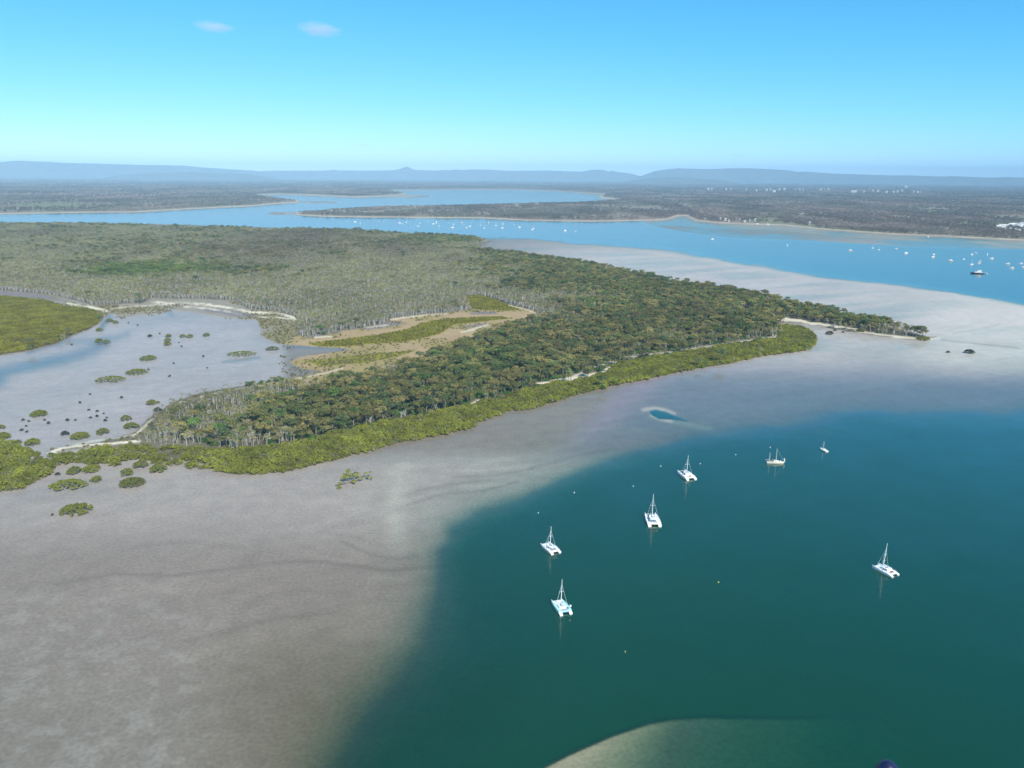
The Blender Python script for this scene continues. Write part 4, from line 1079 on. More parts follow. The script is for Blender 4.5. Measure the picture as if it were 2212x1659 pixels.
# trees of the far shores and the plain behind: one mass
nA = 0
fx = []; fy = []; fs = []
r = 2700.0
while r < 27500:
    s = max(11.0, .0046 * r)
    az = np.arange(RAD(-36), RAD(36), s / r)
    fx.append((r + RS.uniform(-.5, .5, len(az)) * s) * np.sin(az + RS.uniform(-.5, .5, len(az)) * s / r))
    fy.append((r + RS.uniform(-.5, .5, len(az)) * s) * np.cos(az + RS.uniform(-.5, .5, len(az)) * s / r))
    fs.append(np.full(len(az), s / 11.0)); r += s
fx = np.concatenate(fx); fy = np.concatenate(fy); fs = np.concatenate(fs)
ff = fields(fx, fy, False)
fu, fv = ff['u'], ff['v']
gaps = splat(fu, fv, [(120, 446, 170, 7, 1.0), (250, 425, 200, 4, .8), (740, 459, 50, 3, 1), (960, 457, 55, 2.2, .9), (1370, 452, 70, 5, .85), (1420, 427, 50, 2.5, .9), (1565, 468, 34, 1.4, 1), (1790, 463, 60, 1.2, 1.2), (1720, 442, 40, 2.0, .8)])
k = (ff['dF'] > 2.6) & (RS.rand(len(fx)) > gaps + .02) & (fbm(fx / 150., fy / 400., 3) + .25 * RS.rand(len(fx)) > .47) & (fu > -150) & (fu < 2360)
for hu, hv, hw in HOUSE_UV:
    k &= ~((np.abs(fu - hu) < hw) & (fv - hv > -.6) & (fv - hv < 6.5))
fx, fy, fs, fu, fv = fx[k], fy[k], fs[k], fu[k], fv[k]
n_ = fbm(fx / 350. + 3, fy / 700., 4)[:, None]
fl_ = np.array([[.225, .205, .16]]) * (1 - sstep(.45, .62, n_)) + np.array([[.32, .255, .215]]) * sstep(.45, .62, n_)
fl_ = fl_ * (1 - .32 * sstep(.40, .60, fbm(fx / 200. + 7, fy / 500., 4)))[:, None] * (.75 + .5 * RS.rand(len(fx)))[:, None]
fsz = np.minimum(np.minimum(fs, 1 + .35 * (fs - 1)), 2.6) * (.7 + .4 * RS.rand(len(fx)))
scatter('mainland_forest', 'far', fx, fy, ff['z'][k] - .3, fsz, RS.rand(len(fx)) * 6.28, RS.randint(0, NV, len(fx)), fl_)

# ------------------------------------------------------------------ boats
def hull_rings(L, B, H, draft, sheer=.25, stern=.8, n=9, y0=0.0, fullness=.55):
    """cross-sections from stern (-L/2) to bow (+L/2) along x"""
    rings = []
    for i in range(n):
        t = i / (n - 1)
        x = -L / 2 + L * t
        w = B / 2 * (stern + (1 - stern) * math.sin(min(1, t / .45) * math.pi / 2)) if t < .45 else B / 2 * max(.03, 1 - ((t - .45) / .55) ** (1 / fullness))
        z = H * (1 + sheer * max(0, t - .35) ** 1.5 * 2)
        dr = draft * (1 - .85 * max(0, (t - .7) / .3) ** 2)
        xo = .06 * L * t ** 3 * 1.0
        rings.append([(x + xo, y0 - w, z), (x + xo * .6, y0 - w * .96, z * .45), (x, y0 - w * .62, -dr * .6), (x, y0, -dr), (x, y0 + w * .62, -dr * .6), (x + xo * .6, y0 + w * .96, z * .45), (x + xo, y0 + w, z), (x + xo, y0, z + .04)])
    return rings

def place_boat(bow, stern, z=.9):
    (bx, by), (sx, sy) = (tuple(float(q) for q in ground(*src(*p), z)) for p in (bow, stern))
    return (bx + sx) / 2, (by + sy) / 2, math.atan2(by - sy, bx - sx), math.hypot(bx - sx, by - sy)

def mast_height(base, top, x, y):
    """height of a pole at x,y whose top is seen at top"""
    d = math.hypot(x, y)
    return ray_at(*src(*top), d).z

def catamaran(bows, sterns, masts, label, deck='white', style='cabin', lenk=1.0):
    bow = tuple(sum(p[i] for p in bows) / 2 for i in (0, 1)); ster = tuple(sum(p[i] for p in sterns) / 2 for i in (0, 1))
    x, y, rz, L = place_boat(bow, ster)
    e = [tuple(float(q) for q in ground(*src(*p), .9)) for p in (*bows, *sterns)]
    B = (math.hypot(e[0][0] - e[1][0], e[0][1] - e[1][1]) + math.hypot(e[2][0] - e[3][0], e[2][1] - e[3][1])) / 2
    L *= lenk
    B = min(max(B, L * .5), L * .62) + .5
    t = thing('catamaran', label, 'catamaran', (x, y, 0), rz, 'catamarans anchored in the green channel')
    hb = B * .26; yo = B / 2 - hb / 2; fb = L * .115
    for s in (-1, 1):
        rings = hull_rings(L, hb, fb, .35, .3, .9, 10, 0, .6)
        # stepped stern
        for k, zz in ((0, .45), (1, .75)):
            rings[k] = [(p[0], p[1], p[2] * zz if p[2] > 0 else p[2]) for p in rings[k]]
        m = MB(); m.loft([[(p[0], p[1] + s * yo, p[2]) for p in r] for r in rings])
        h = m.build('hull', M['white'], t)
        m = MB(); m.box((-L * .08, s * (yo + hb * .49), fb * .62), (L * .5, .05, .16)); m.build('rubbing_strip', M['blue'] if deck == 'aqua' else M['grey'], h)
        m = MB(); m.box((L * .22, s * yo, fb * 1.13), (L * .06, hb * .4, .06)); m.box((L * .02, s * yo, fb * 1.08), (L * .05, hb * .4, .06)); m.build('hatch', M['glass'], h)
        m = MB()
        for q in (-.33, -.1, .1, .3):
            m.tube([(L * q, s * (yo + hb * .45), fb), (L * q, s * (yo + hb * .45), fb + .65)], .03, 4)
        m.tube([(L * -.33, s * (yo + hb * .45), fb + .65), (L * .3, s * (yo + hb * .45), fb + .68)], .025, 4)
        m.build('guard_rail', M['steel'], t)
    iw = B - 2 * hb + .3
    m = MB(); m.prism([(-L * .36, -iw / 2), (L * .20, -iw / 2), (L * .20, iw / 2), (-L * .36, iw / 2)], fb * .55, fb * 1.06); dk = m.build('bridge_deck', M[deck], t)
    if deck == 'aqua':
        for s in (-1, 1):
            m = MB(); m.prism([(-L * .38, s * yo - hb * .46), (L * .12, s * yo - hb * .46), (L * .36, s * yo - hb * .16), (L * .36, s * yo + hb * .16), (L * .12, s * yo + hb * .46), (-L * .38, s * yo + hb * .46)], fb * .9, fb * 1.2); m.build('side_deck', M['aqua'], t)
    m = MB(); m.prism([(L * .20, -iw / 2), (L * .42, -iw / 2), (L * .42, iw / 2), (L * .20, iw / 2)], fb * .92, fb * .97); m.build('trampoline', M['net'] if style in ('net', 'slots') else M['white'], t)
    m = MB(); m.tube([(L * .43, -yo, fb * 1.1), (L * .43, yo, fb * 1.1)], .12, 6); m.build('cross_beam', M['mast'], t)
    cw = B * .62
    ch = fb * 1.95 if style != 'low' else fb * 1.5
    cab = [(-L * .20, -cw / 2), (L * .06, -cw / 2), (L * .17, -cw * .28), (L * .17, cw * .28), (L * .06, cw / 2), (-L * .20, cw / 2)]
    m = MB(); m.prism(cab, fb * 1.02, ch, .86); cb = m.build('cabin', M['white'], t)
    for s in (-1, 1):
        m = MB(); m.box((-L * .06, s * cw * .468, fb * 1.02 + (ch - fb) * .52), (L * .20, .07, (ch - fb) * .42)); m.build('window', M['glass'], cb)
    m = MB(); m.box((L * .155, 0, fb * 1.02 + (ch - fb) * .52), (.10, cw * .46, (ch - fb) * .42), 0, 1, 0); m.build('window', M['glass'], cb)
    m = MB(); m.box((-L * .02, cw * .16, ch + .03), (L * .05, cw * .16, .06)); m.box((-L * .02, -cw * .16, ch + .03), (L * .05, cw * .16, .06)); m.build('hatch', M['glass'], cb)
    m = MB(); m.box((-L * .30, 0, fb * 1.09), (L * .12, cw * .78, .06)); m.build('cockpit_floor', M['grey'], t)
    if style == 'round':
        ring = [(-L * .28 + math.cos(a) * L * .055, math.sin(a) * cw * .24) for a in np.linspace(0, 6.28, 13)[:-1]]
        m = MB(); m.prism(ring, fb * 1.12, fb * 1.2); m.build('cockpit_cover', M['red'], t)
    if style == 'net':
        m = MB(); m.box((-L * .31, -cw * .10, fb * 1.3), (L * .11, cw * .30, .3), .3); m.build('canvas_cover', M['orange'], t)
    if style in ('cabin', 'slots'):
        m = MB(); m.prism([(-L * .37, -cw * .44), (-L * .19, -cw * .44), (-L * .19, cw * .44), (-L * .37, cw * .44)], ch + .28, ch + .36); bi = m.build('bimini_top', M['white'], t)
        m = MB()
        for s in (-1, 1):
            m.tube([(-L * .36, s * cw * .42, fb), (-L * .36, s * cw * .42, ch + .3)], .04, 4)
        m.build('post', M['steel'], bi)
    m = MB(); m.box((-L * .42, 0, fb * .75), (L * .03, iw * .98, .12)); m.build('stern_beam', M['white'] if deck != 'aqua' else M['blue'], t)
    # dinghy davits / wind generator
    if deck == 'aqua':
        m = MB(); m.tube([(-L * .40, -yo, fb), (-L * .40, -yo, fb + 2.1)], .05, 5); wg = m.build('generator_pole', M['steel'], t)
        m = MB(); m.prism([(-L * .40 + .55 * math.cos(a), -yo + .55 * math.sin(a)) for a in np.linspace(0, 6.28, 9)[:-1]], fb + 2.1, fb + 2.75, .9); m.build('radome', M['white'], wg)
    # rig: where the mast stands along the boat
    bx, by = (float(q) for q in ground(*src(*masts[0]), ch))
    mx_ = (bx - x) * math.cos(rz) + (by - y) * math.sin(rz)
    mx_ = min(max(mx_, 0.0), L * .16)
    wx_, wy_ = x + mx_ * math.cos(rz), y + mx_ * math.sin(rz)
    mh = mast_height(masts[0], masts[1], wx_, wy_)
    rake = -.045 * mh
    top = Vector((mx_ + rake, 0, mh))
    m = MB(); m.tube([(mx_, 0, fb), (mx_ + rake * .5, 0, mh * .5), top], [.19, .17, .11], 7); ms = m.build('mast', M['mast'], t)
    m = MB()
    zz = mh * .58; m.tube([(mx_ + rake * .58, -B * .17, zz), (mx_ + rake * .58, B * .17, zz)], .08, 5)
    if style == 'round':
        zz = mh * .36; m.tube([(mx_ + rake * .36, -B * .15, zz), (mx_ + rake * .36, B * .15, zz)], .08, 5)
    m.build('spreader', M['mast'], ms)
    m = MB(); m.tube([(mx_ - .1, 0, ch + .75), (mx_ - L * .40, 0, ch + .85)], [.13, .11], 6); bo = m.build('boom', M['mast'], t)
    m = MB(); m.tube([(mx_ - .2, 0, ch + .98), (mx_ - L * .2, 0, ch + 1.04), (mx_ - L * .38, 0, ch + 1.0)], [.22, .18, .12], 6); m.build('furled_sail', M['white'], bo)
    m = MB()
    hr = .80
    m.tube([(mx_ + rake * hr, 0, mh * hr), (L * .44, 0, fb * 1.1)], [.06, .13] if style in ('cabin', 'round') else [.04, .05], 5); m.build('forestay', M['mast'], t)
    for s in (-1, 1):
        m = MB(); zz = mh * .58
        m.tube([(mx_ + rake * .84, 0, mh * .84), (mx_ + rake * .58, s * B * .17, zz), (mx_ - L * .10, s * (yo + hb * .3), fb)], .045, 4); m.build('shroud', M['steel'], t)
    for s in (-1, 1):
        m = MB(); m.box((-L * .44, s * yo, .05), (.5, .12, 1.1)); m.build('rudder', M['black'], t)
    return t

catamaran([(2167.7, 2178.5), (2190.5, 2172.5)], [(2213.3, 2213.2), (2237.2, 2207.8)], [(2204.6, 2178.5), (2207.3, 2103.6)], 'white catamaran with a furled jib slanting left of its mast, second from the bottom', 'white', 'cabin')
catamaran([(2208, 2407), (2243.7, 2400)], [(2249, 2458.8), (2282, 2450)], [(2246, 2416.6), (2252, 2315)], 'pale aqua-decked catamaran with a white dome on a stern pole, lowest in the picture', 'aqua', 'low')
catamaran([(2584, 2059.6), (2616.8, 2060)], [(2604, 2103.5), (2636, 2102)], [(2609.7, 2059.6), (2614.6, 1975)], 'white catamaran seen from astern with dark windows and wide crosstrees', 'white', 'slots')
catamaran([(2713, 1888), (2737.5, 1884.8)], [(2755, 1918), (2779.7, 1914.8)], [(2746.8, 1889.5), (2753.5, 1819.8)], 'white catamaran with an ochre cover in its cockpit and dark bow netting', 'white', 'net')
catamaran([(3493.8, 2269), (3513, 2255.7)], [(3573.4, 2306), (3592.9, 2294)], [(3538.5, 2261), (3556, 2173)], 'white catamaran with a dark red round cockpit cover, far right of the anchorage', 'white', 'round')

def ketch():
    x, y, rz, L = place_boat((3134, 1850), (3067, 1849), .6)
    t = thing('ketch', 'cream two-masted ketch lying side-on with a tall upturned bow', 'sailing boat', (x, y, 0), rz)
    rg = hull_rings(L, L * .27, L * .095, .4, .2, .7, 12)
    m = MB(); m.loft(rg); h = m.build('hull', M['cream'], t)
    m = MB()
    m.loft([[(p[0], p[1] * 1.015, p[2]) for p in (( r[0][0], r[0][1], r[0][2] - .16), (r[0][0], r[0][1] - .03, r[0][2] + .06), (r[6][0], r[6][1] + .03, r[6][2] + .06), (r[6][0], r[6][1], r[6][2] - .16))] for r in rg]); m.build('gunwale', M['wood'], h)
    fb = L * .095
    m = MB(); m.prism([(-L * .12, -L * .085), (L * .18, -L * .08), (L * .24, -L * .03), (L * .24, L * .03), (L * .18, L * .08), (-L * .12, L * .085)], fb, fb * 1.75, .86); cb = m.build('cabin', M['cream'], t)
    for s in (-1, 1):
        for q in (-.04, .05, .13):
            m = MB(); m.box((L * q, s * L * .079, fb * 1.38), (L * .05, .06, .22)); m.build('window', M['glass'], cb)
    m = MB(); m.box((-L * .26, 0, fb * 1.02), (L * .2, L * .15, .08)); m.build('cockpit_floor', M['grey'], t)
    m = MB(); m.prism([(L * .27, -.5), (L * .36, -.35), (L * .36, .35), (L * .27, .5)], fb * 1.15, fb * 1.6, .8); m.build('fore_hatch', M['white'], t)
    # upturned stem
    m = MB(); m.tube([(L * .50, 0, fb * .2), (L * .545, 0, fb * 1.2), (L * .555, 0, fb * 2.0), (L * .53, 0, fb * 2.9), (L * .505, 0, fb * 3.4)], [.25, .34, .36, .33, .2], 8); m.build('stem_post', M['cream'], t)
    for nm, q, mp in (('mast', .06, (3107.6, 1794)), ('mast', -.34, (3080.6, 1809))):
        px_ = L * q
        wx_, wy_ = x + px_ * math.cos(rz), y + px_ * math.sin(rz)
        mh = mast_height(None, mp, wx_, wy_)
        m = MB(); m.tube([(px_, 0, fb), (px_ - .02 * mh, 0, mh)], [.2, .12], 7); ms = m.build(nm, M['wood'], t)
        m = MB(); m.tube([(px_, 0, fb * 2.1), (px_ - L * .26, 0, fb * 2.2)], .12, 5); m.build('boom', M['wood'], ms)
        m = MB()
        m.tube([(px_ - .02 * mh, 0, mh * .95), (px_ - L * .04, -L * .12, fb)], .035, 4); m.tube([(px_ - .02 * mh, 0, mh * .95), (px_ - L * .04, L * .12, fb)], .035, 4)
        if q > 0: m.tube([(px_ - .02 * mh, 0, mh * .97), (L * .50, 0, fb * 1.5)], .04, 4)
        m.build('shroud', M['steel'], ms)
ketch()

def sloop():
    x, y, rz, L = place_boat((3282, 1793), (3309, 1806), .5)
    t = thing('small_sloop', 'small sloop with a pale yellow deck and faint mast, topmost of the anchored boats', 'sailing boat', (x, y, 0), rz)
    m = MB(); m.loft(hull_rings(L, L * .42, .75, .3, .25, .75, 9)); m.build('hull', M['white'], t)
    m = MB(); m.prism([(-L * .4, -L * .13), (L * .1, -L * .15), (L * .36, -L * .04), (L * .36, L * .04), (L * .1, L * .15), (-L * .4, L * .13)], .72, .86); m.build('deck', M['cream'], t)
    m = MB(); m.prism([(-L * .1, -L * .1), (L * .18, -L * .09), (L * .22, 0), (L * .18, L * .09), (-L * .1, L * .1)], .86, 1.25, .85); cb = m.build('cabin', M['cream'], t)
    for s in (-1, 1):
        m = MB(); m.box((L * .03, s * L * .094, 1.06), (L * .16, .05, .16)); m.build('window', M['glass'], cb)
    m = MB(); m.box((-L * .5, .2, .6), (.3, .35, .9)); m.build('outboard_motor', M['black'], t)
    m = MB(); m.tube([(L * .1, 0, .8), (L * .08, 0, 7.2)], [.10, .07], 6); ms = m.build('mast', M['steel'], t)
    m = MB(); m.tube([(L * .1, 0, 1.7), (-L * .34, 0, 1.75)], .1, 5); m.build('boom', M['mast'], ms)
    m = MB(); m.tube([(L * .08, 0, 7.0), (L * .52, 0, 1.0)], .03, 4); m.tube([(L * .08, 0, 7.0), (L * .05, L * .2, .8)], .03, 4); m.tube([(L * .08, 0, 7.0), (L * .05, -L * .2, .8)], .03, 4); m.build('shroud', M['steel'], t)
sloop()

# mooring buoys
BU = [(2643, 1865, 'white', 'white mooring buoy left of the catamaran with the ochre cover'), (2801, 1855, 'white', 'white mooring buoy right of the catamaran with the ochre cover'), (2943, 1819, 'white', 'white mooring buoy above and left of the cream ketch'),
      (2297, 1971, 'white', 'white mooring buoy alone left of the anchored row, near the purple shallows'), (2533, 1945, 'white', 'white mooring buoy just above the catamaran seen from astern'), (2153, 2052, 'white', 'white mooring buoy above the second lowest catamaran'),
      (2874, 2329, 'yellow', 'yellow and black marker buoy alone in the green water'), (3081, 1790, 'white', 'white mooring buoy just above the mizzen mast of the cream ketch'), (2501, 2608, 'orange', 'tiny ochre float low in the dark green water')]
for a, b, c, lab in BU:
    x, y = (float(q) for q in ground(*src(a, b)))
    t = thing('mooring_buoy', lab, 'buoy', (x, y, 0), 0, 'mooring buoys in the green channel')
    r = .36 if c != 'orange' else .28
    m = MB(); n = 10
    m.loft([[(math.cos(k * 2 * math.pi / n) * q, math.sin(k * 2 * math.pi / n) * q, z) for k in range(n)] for q, z in ((.05, -r * .8), (r * .75, -r * .5), (r, 0), (r * .9, r * .5), (r * .5, r * .9), (.06, r * 1.05))])
    m.build('float', M[c], t, True)
    m = MB(); m.tube([(0, 0, r), (0, 0, r + .5)], .06, 5); m.build('pick_up_post', M['black'] if c == 'yellow' else M['steel'], t)

# far boats: two kinds built once, then copied with their parts
def proto_yacht():
    L = 11.0
    m = MB(); m.loft(hull_rings(L, 3.4, 1.25, .4, .2, .75, 9)); a = m.mesh('hull', M['white'])
    m = MB(); m.prism([(-2.5, -1.05), (2.2, -.95), (3.0, -.3), (3.0, .3), (2.2, .95), (-2.5, 1.05)], 1.25, 1.9, .86); b = m.mesh('cabin', M['white'])
    m = MB(); m.tube([(.9, 0, 1.2), (.7, 0, 14.2)], [.26, .18], 6); c = m.mesh('mast', M['mast'])
    m = MB(); m.tube([(.8, 0, 2.6), (-3.8, 0, 2.7)], [.3, .24], 6); d = m.mesh('boom', M['blue'])
    return [('hull', a), ('cabin', b), ('mast', c), ('boom', d)]
def proto_ketch():
    p = proto_yacht()
    m = MB(); m.tube([(-3.6, 0, 1.2), (-3.8, 0, 10.0)], [.24, .16], 6)
    return p + [('mast', m.mesh('mast', M['mast']))]
def proto_cruiser(h=1.0):
    L = 11.0
    m = MB(); m.loft(hull_rings(L, 4.0, 1.6, .4, .25, .85, 9)); a = m.mesh('hull', M['white'])
    m = MB(); m.prism([(-3.4, -1.5), (1.6, -1.5), (3.0, -.6), (3.0, .6), (1.6, 1.5), (-3.4, 1.5)], 1.55, 3.3 * h, .84); b = m.mesh('cabin', M['white'])
    m = MB(); m.prism([(-2.9, -1.47), (1.3, -1.47), (2.75, -.6), (2.75, .6), (1.3, 1.47), (-2.9, 1.47)], 2.1, 2.1 + .6 * h, .95); c = m.mesh('window_band', M['glass'])
    m = MB(); m.prism([(-2.8, -1.3), (.4, -1.3), (.9, 0), (.4, 1.3), (-2.8, 1.3)], 3.3 * h, 3.3 * h + .55, .9); d = m.mesh('flybridge', M['white'])
    return [('hull', a), ('cabin', b), ('window_band', c), ('flybridge', d)]
PROTO = {'s': proto_yacht(), 'k': proto_ketch(), 'm': proto_cruiser(), 't': proto_cruiser(1.5)}
def A_(px_, py_): return (1300 + px_ * .27125, 840 + py_ * .27125)
def B_(px_, py_): return (1800 + px_ * .27125, 840 + py_ * .27125)
def C_(px_, py_): return (3100 + px_ * .4503, 900 + py_ * .4503)
FB = [(A_(320, 160), 'm', .55, 1.5, 'small pale launch farthest left in the distant channel'), (A_(443, 170), 'm', .95, .3, 'white cruiser just left of the leftmost tall-masted yacht in the distant channel'), (A_(520, 193), 's', 1.1, 1.6, 'leftmost tall-masted white yacht in the distant channel'),
      (A_(797, 160), 'm', .6, 1.2, 'faint pale launch alone between the leftmost yacht and the two-masted one'), (A_(869, 168), 's', .6, 1.4, 'faint thin-masted sloop left of the distant two-masted yacht'), (A_(1100, 187), 'k', 1.1, .2, 'white two-masted yacht in the left half of the distant channel'),
      (A_(1140, 196), 'm', .5, .2, 'tiny boat at the right end of the distant two-masted yacht'), (A_(1197, 174), 's', .75, .1, 'short-masted sloop just right of the distant two-masted yacht'), (A_(1210, 113), 's', .7, .1, 'white sloop lying on the distant sandbank, highest of the moored boats'),
      (A_(1370, 232), 's', .9, .3, 'near small yacht below a round cruiser, left of centre in the distant channel'), (A_(1403, 190), 'm', .7, 1.2, 'round white cruiser up and right of a small yacht, left of the trio'), (A_(1522, 160), 's', .7, 1.5, 'thin lone mast standing above and left of the two big cruisers'),
      (A_(1597, 200), 'm', .95, .5, 'broad white cruiser left of the tallest cruiser'), (A_(1642, 180), 't', 1.0, 1.5, 'tallest boxy white cruiser in the distant channel'), (A_(1685, 233), 's', 1.0, 1.3, 'yacht just below and right of the tallest boxy cruiser'), (A_(1824, 180), 'm', .5, 1.5, 'tiny upright launch between the tall cruiser and the large near yacht'),
      (A_(1877, 252), 's', 1.35, .1, 'largest near yacht with the tallest mast in the middle of the distant fleet'), (A_(1903, 205), 'm', .75, 1.2, 'cruiser right behind the mast of the largest near yacht'), (A_(2008, 183), 'm', 1.1, 2.6, 'long slanting white cruiser right of the largest near yacht'), (A_(2050, 214), 'm', .4, 1.5, 'tiny tender below the long slanting cruiser'),
      (A_(2086, 259), 's', .8, .2, 'near yacht with a faint mast, right of the largest near yacht'), (A_(2135, 234), 'm', .8, .1, 'white launch just right of the faint-masted near yacht'), (A_(2155, 178), 's', .6, 1.5, 'small high-lying sloop above the launch in the middle of the distant fleet'),
      (B_(449, 218), 's', .85, 1.5, 'narrow end-on yacht in the right half of the distant fleet'), (B_(500, 259), 's', .85, .1, 'near short yacht below and right of the narrow end-on yacht'), (B_(560, 184), 'm', 1.0, 2.6, 'slanting cruiser high above the near short yacht'), (B_(675, 223), 's', 1.0, .5, 'stout yacht left of the two yachts in line'),
      (B_(768, 260), 's', 1.05, .1, 'lower of two yachts in line one behind the other'), (B_(776, 200), 's', .85, .1, 'upper of two yachts in line one behind the other'), (B_(938, 212), 's', .85, 2.4, 'yacht leaning its hull right, between the two in line and the broad launch'), (B_(1025, 248), 'm', 1.0, .4, 'broad bright launch with no mast near the right end of the fleet'),
      (B_(1210, 287), 'm', .75, .5, 'stubby cruiser in front of the tall dark-masted yacht'), (B_(1227, 269), 's', .9, .1, 'tall dark-masted yacht behind the stubby cruiser'), (B_(1698, 303), 't', .95, .3, 'pyramid-shaped white cruiser alone right of the distant fleet'), (B_(1855, 313), 's', .75, .9, 'small sloop alone, rightmost of the distant fleet'),
      (D_(530, 289), 'm', .7, 1.5, 'white launch close to the beach right of the creek mouth'), (D_(552, 499), 'm', 1.0, .1, 'white launch alone in mid channel off the beach houses'), (C_(112, 178), 'm', .85, 1.0, 'white launch alone at the left of the right-hand anchorage'), (C_(668, 224), 'm', 1.15, 2.9, 'bright white cruiser, leftmost of the near row in the right-hand anchorage'),
      (C_(868, 201), 's', .75, .1, 'faint sloop left of a white sloop near the far flat'), (C_(923, 217), 's', .75, .1, 'white sloop just right of the faint one near the far flat'), (C_(1078, 209), 'm', .85, 2.8, 'low white launch between the sloops and the big cruiser'), (C_(1162, 248), 'm', 1.15, .15, 'big white cruiser in the middle of the right-hand anchorage'),
      (C_(1410, 259), 'm', .8, .2, 'upper one of two launches one above the other'), (C_(1402, 282), 'm', .95, .1, 'lower one of two launches one above the other'), (C_(1558, 315), 'm', 1.15, 2.8, 'white cruiser with high cabin left of the moored group'), (C_(1677, 300), 'm', .65, .1, 'faint small launch left of the tall-masted sloop at right'),
      (C_(1745, 347), 's', 1.0, .1, 'white sloop with a tall faint mast above the dark-hulled yacht'), (C_(1748, 259), 'm', .8, .2, 'left one of two launches touching near the top of the group at right'), (C_(1782, 247), 'm', .8, 2.7, 'right one of two launches touching near the top of the group at right'), (C_(1885, 258), 'm', .8, 1.3, 'small upright cruiser above the flat launch at right'),
      (C_(1925, 296), 'm', 1.0, 3.0, 'flat white launch right of the moored group'), (C_(1812, 337), 'm', .8, 2.9, 'lower of two faint launches right of the tall-masted sloop'), (C_(1820, 318), 'm', .65, 2.9, 'upper of two faint launches right of the tall-masted sloop'), (C_(2068, 343), 'm', .95, 2.9, 'white launch up and left of the last cruiser at right'),
      (C_(2104, 381), 'm', .95, 2.9, 'white cruiser with a raised bow, right of the dark-hulled yacht'), (C_(2186, 339), 'm', .8, 2.9, 'white launch near the right edge of the picture'), (C_(2206, 372), 'm', .8, 2.9, 'boat half cut by the right edge of the picture')]
for (sx, sy), kd, sc, rz, lab in FB:
    x, y = (float(q) for q in ground(*src(sx, sy + 2)))
    nm, cat = {'s': ('sailing_yacht', 'yacht'), 'k': ('two_masted_yacht', 'yacht'), 'm': ('motor_cruiser', 'motor boat'), 't': ('flybridge_cruiser', 'motor boat')}[kd]
    t = thing(nm, lab, cat, (x, y, 0), rz, 'boats moored in the distant channel' if sx < 2400 else 'boats moored in the right-hand anchorage', sc * (1.0 if sx < 2400 else .9))
    for pn, pm in PROTO[kd]:
        link(pn, pm, t)

def motor_yacht():
    x, y, rz, L = place_boat((3884, 1092), (3934, 1094), .8)
    L *= 1.0
    t = thing('motor_yacht', 'large dark-blue hulled motor yacht with white decks at the right of the far channel', 'motor yacht', (x, y, 0), rz)
    m = MB(); m.loft(hull_rings(L, L * .22, L * .085, .6, .3, .9, 11)); m.build('hull', M['navy'], t)
    f = L * .085
    m = MB(); m.prism([(-L * .47, -L * .1), (L * .2, -L * .1), (L * .36, -L * .02), (L * .36, L * .02), (L * .2, L * .1), (-L * .47, L * .1)], f, f + .3); m.build('deck', M['white'], t)
    m = MB(); m.prism([(-L * .34, -L * .085), (L * .12, -L * .085), (L * .22, -L * .03), (L * .22, L * .03), (L * .12, L * .085), (-L * .34, L * .085)], f + .3, f + 2.8, .94); cb = m.build('cabin', M['white'], t)
    m = MB(); m.prism([(-L * .33, -L * .0855), (L * .115, -L * .0855), (L * .215, -L * .03), (L * .215, L * .03), (L * .115, L * .0855), (-L * .33, L * .0855)], f + 1.2, f + 2.1, .97); m.build('window_band', M['glass'], cb)
    m = MB(); m.prism([(-L * .30, -L * .08), (L * .02, -L * .07), (L * .06, 0), (L * .02, L * .07), (-L * .30, L * .08)], f + 2.8, f + 4.6, .85); m.build('flybridge', M['white'], t)
    m = MB(); m.prism([(-L * .36, -L * .09), (L * .03, -L * .09), (L * .03, L * .09), (-L * .36, L * .09)], f + 4.9, f + 5.2); m.build('hard_top', M['white'], t)
    m = MB(); m.tube([(-L * .16, 0, f + 5), (-L * .18, 0, f + 8)], [.2, .1], 5); m.build('radar_mast', M['mast'], t)
    x, y, rz, l2 = place_boat((3934, 1093), (3952, 1095), .4)
    t = thing('tender', 'white tender lying at the stern of the dark-blue motor yacht', 'boat', (x, y, 0), rz)
    m = MB(); m.loft(hull_rings(8.0, 2.6, 1.1, .3, .2, .9, 8)); m.build('hull', M['white'], t)
    m = MB(); m.prism([(-1.5, -.8), (1, -.8), (1.4, 0), (1, .8), (-1.5, .8)], 1.1, 2.0, .8); m.build('cabin', M['white'], t)
motor_yacht()

# ------------------------------------------------------------------ houses and sheds on the far shore
def house(a, b, w_px, dpt, h, roof, wall, label, z=2.0, rz=None, name='house', cat='house', group=None):
    x, y = (float(q) for q in ground(*src(a, b), z))
    D = math.hypot(x, y)
    w = w_px * W / 4096 * D / F
    t = thing(name, label, cat, (x, y, z), (-math.atan2(x, y) if rz is None else rz), group)
    m = MB(); m.prism([(-w / 2, -dpt / 2), (w / 2, -dpt / 2), (w / 2, dpt / 2), (-w / 2, dpt / 2)], -2, h); wl_ = m.build('wall', wall, t)
    m = MB(); q = .4; rh = min(2.6, w * .16)
    m.add([(-w / 2 - q, -dpt / 2 - q, h), (w / 2 + q, -dpt / 2 - q, h), (w / 2 + q, dpt / 2 + q, h), (-w / 2 - q, dpt / 2 + q, h), (-w / 2 - q, 0, h + rh), (w / 2 + q, 0, h + rh)],
          [(0, 1, 5, 4), (2, 3, 4, 5), (1, 2, 5), (3, 0, 4), (3, 2, 1, 0)])
    m.build('roof', roof, t)
    k = max(1, min(5, int(w / 6)))
    for i in range(k):
        m = MB(); m.box((-w / 2 + w * (i + .5) / k, -dpt / 2 - .04, h * .55), (min(2.2, w / k * .5), .1, h * .35)); m.build('window', M['glass'], wl_)
    return t
for a, b, w_, rf, wl2, lab in HS:
    p = D_(a, b); house(p[0], p[1], w_ * .75, 9, 8.5, M[rf], M[wl2], lab, group='houses along the far beach')
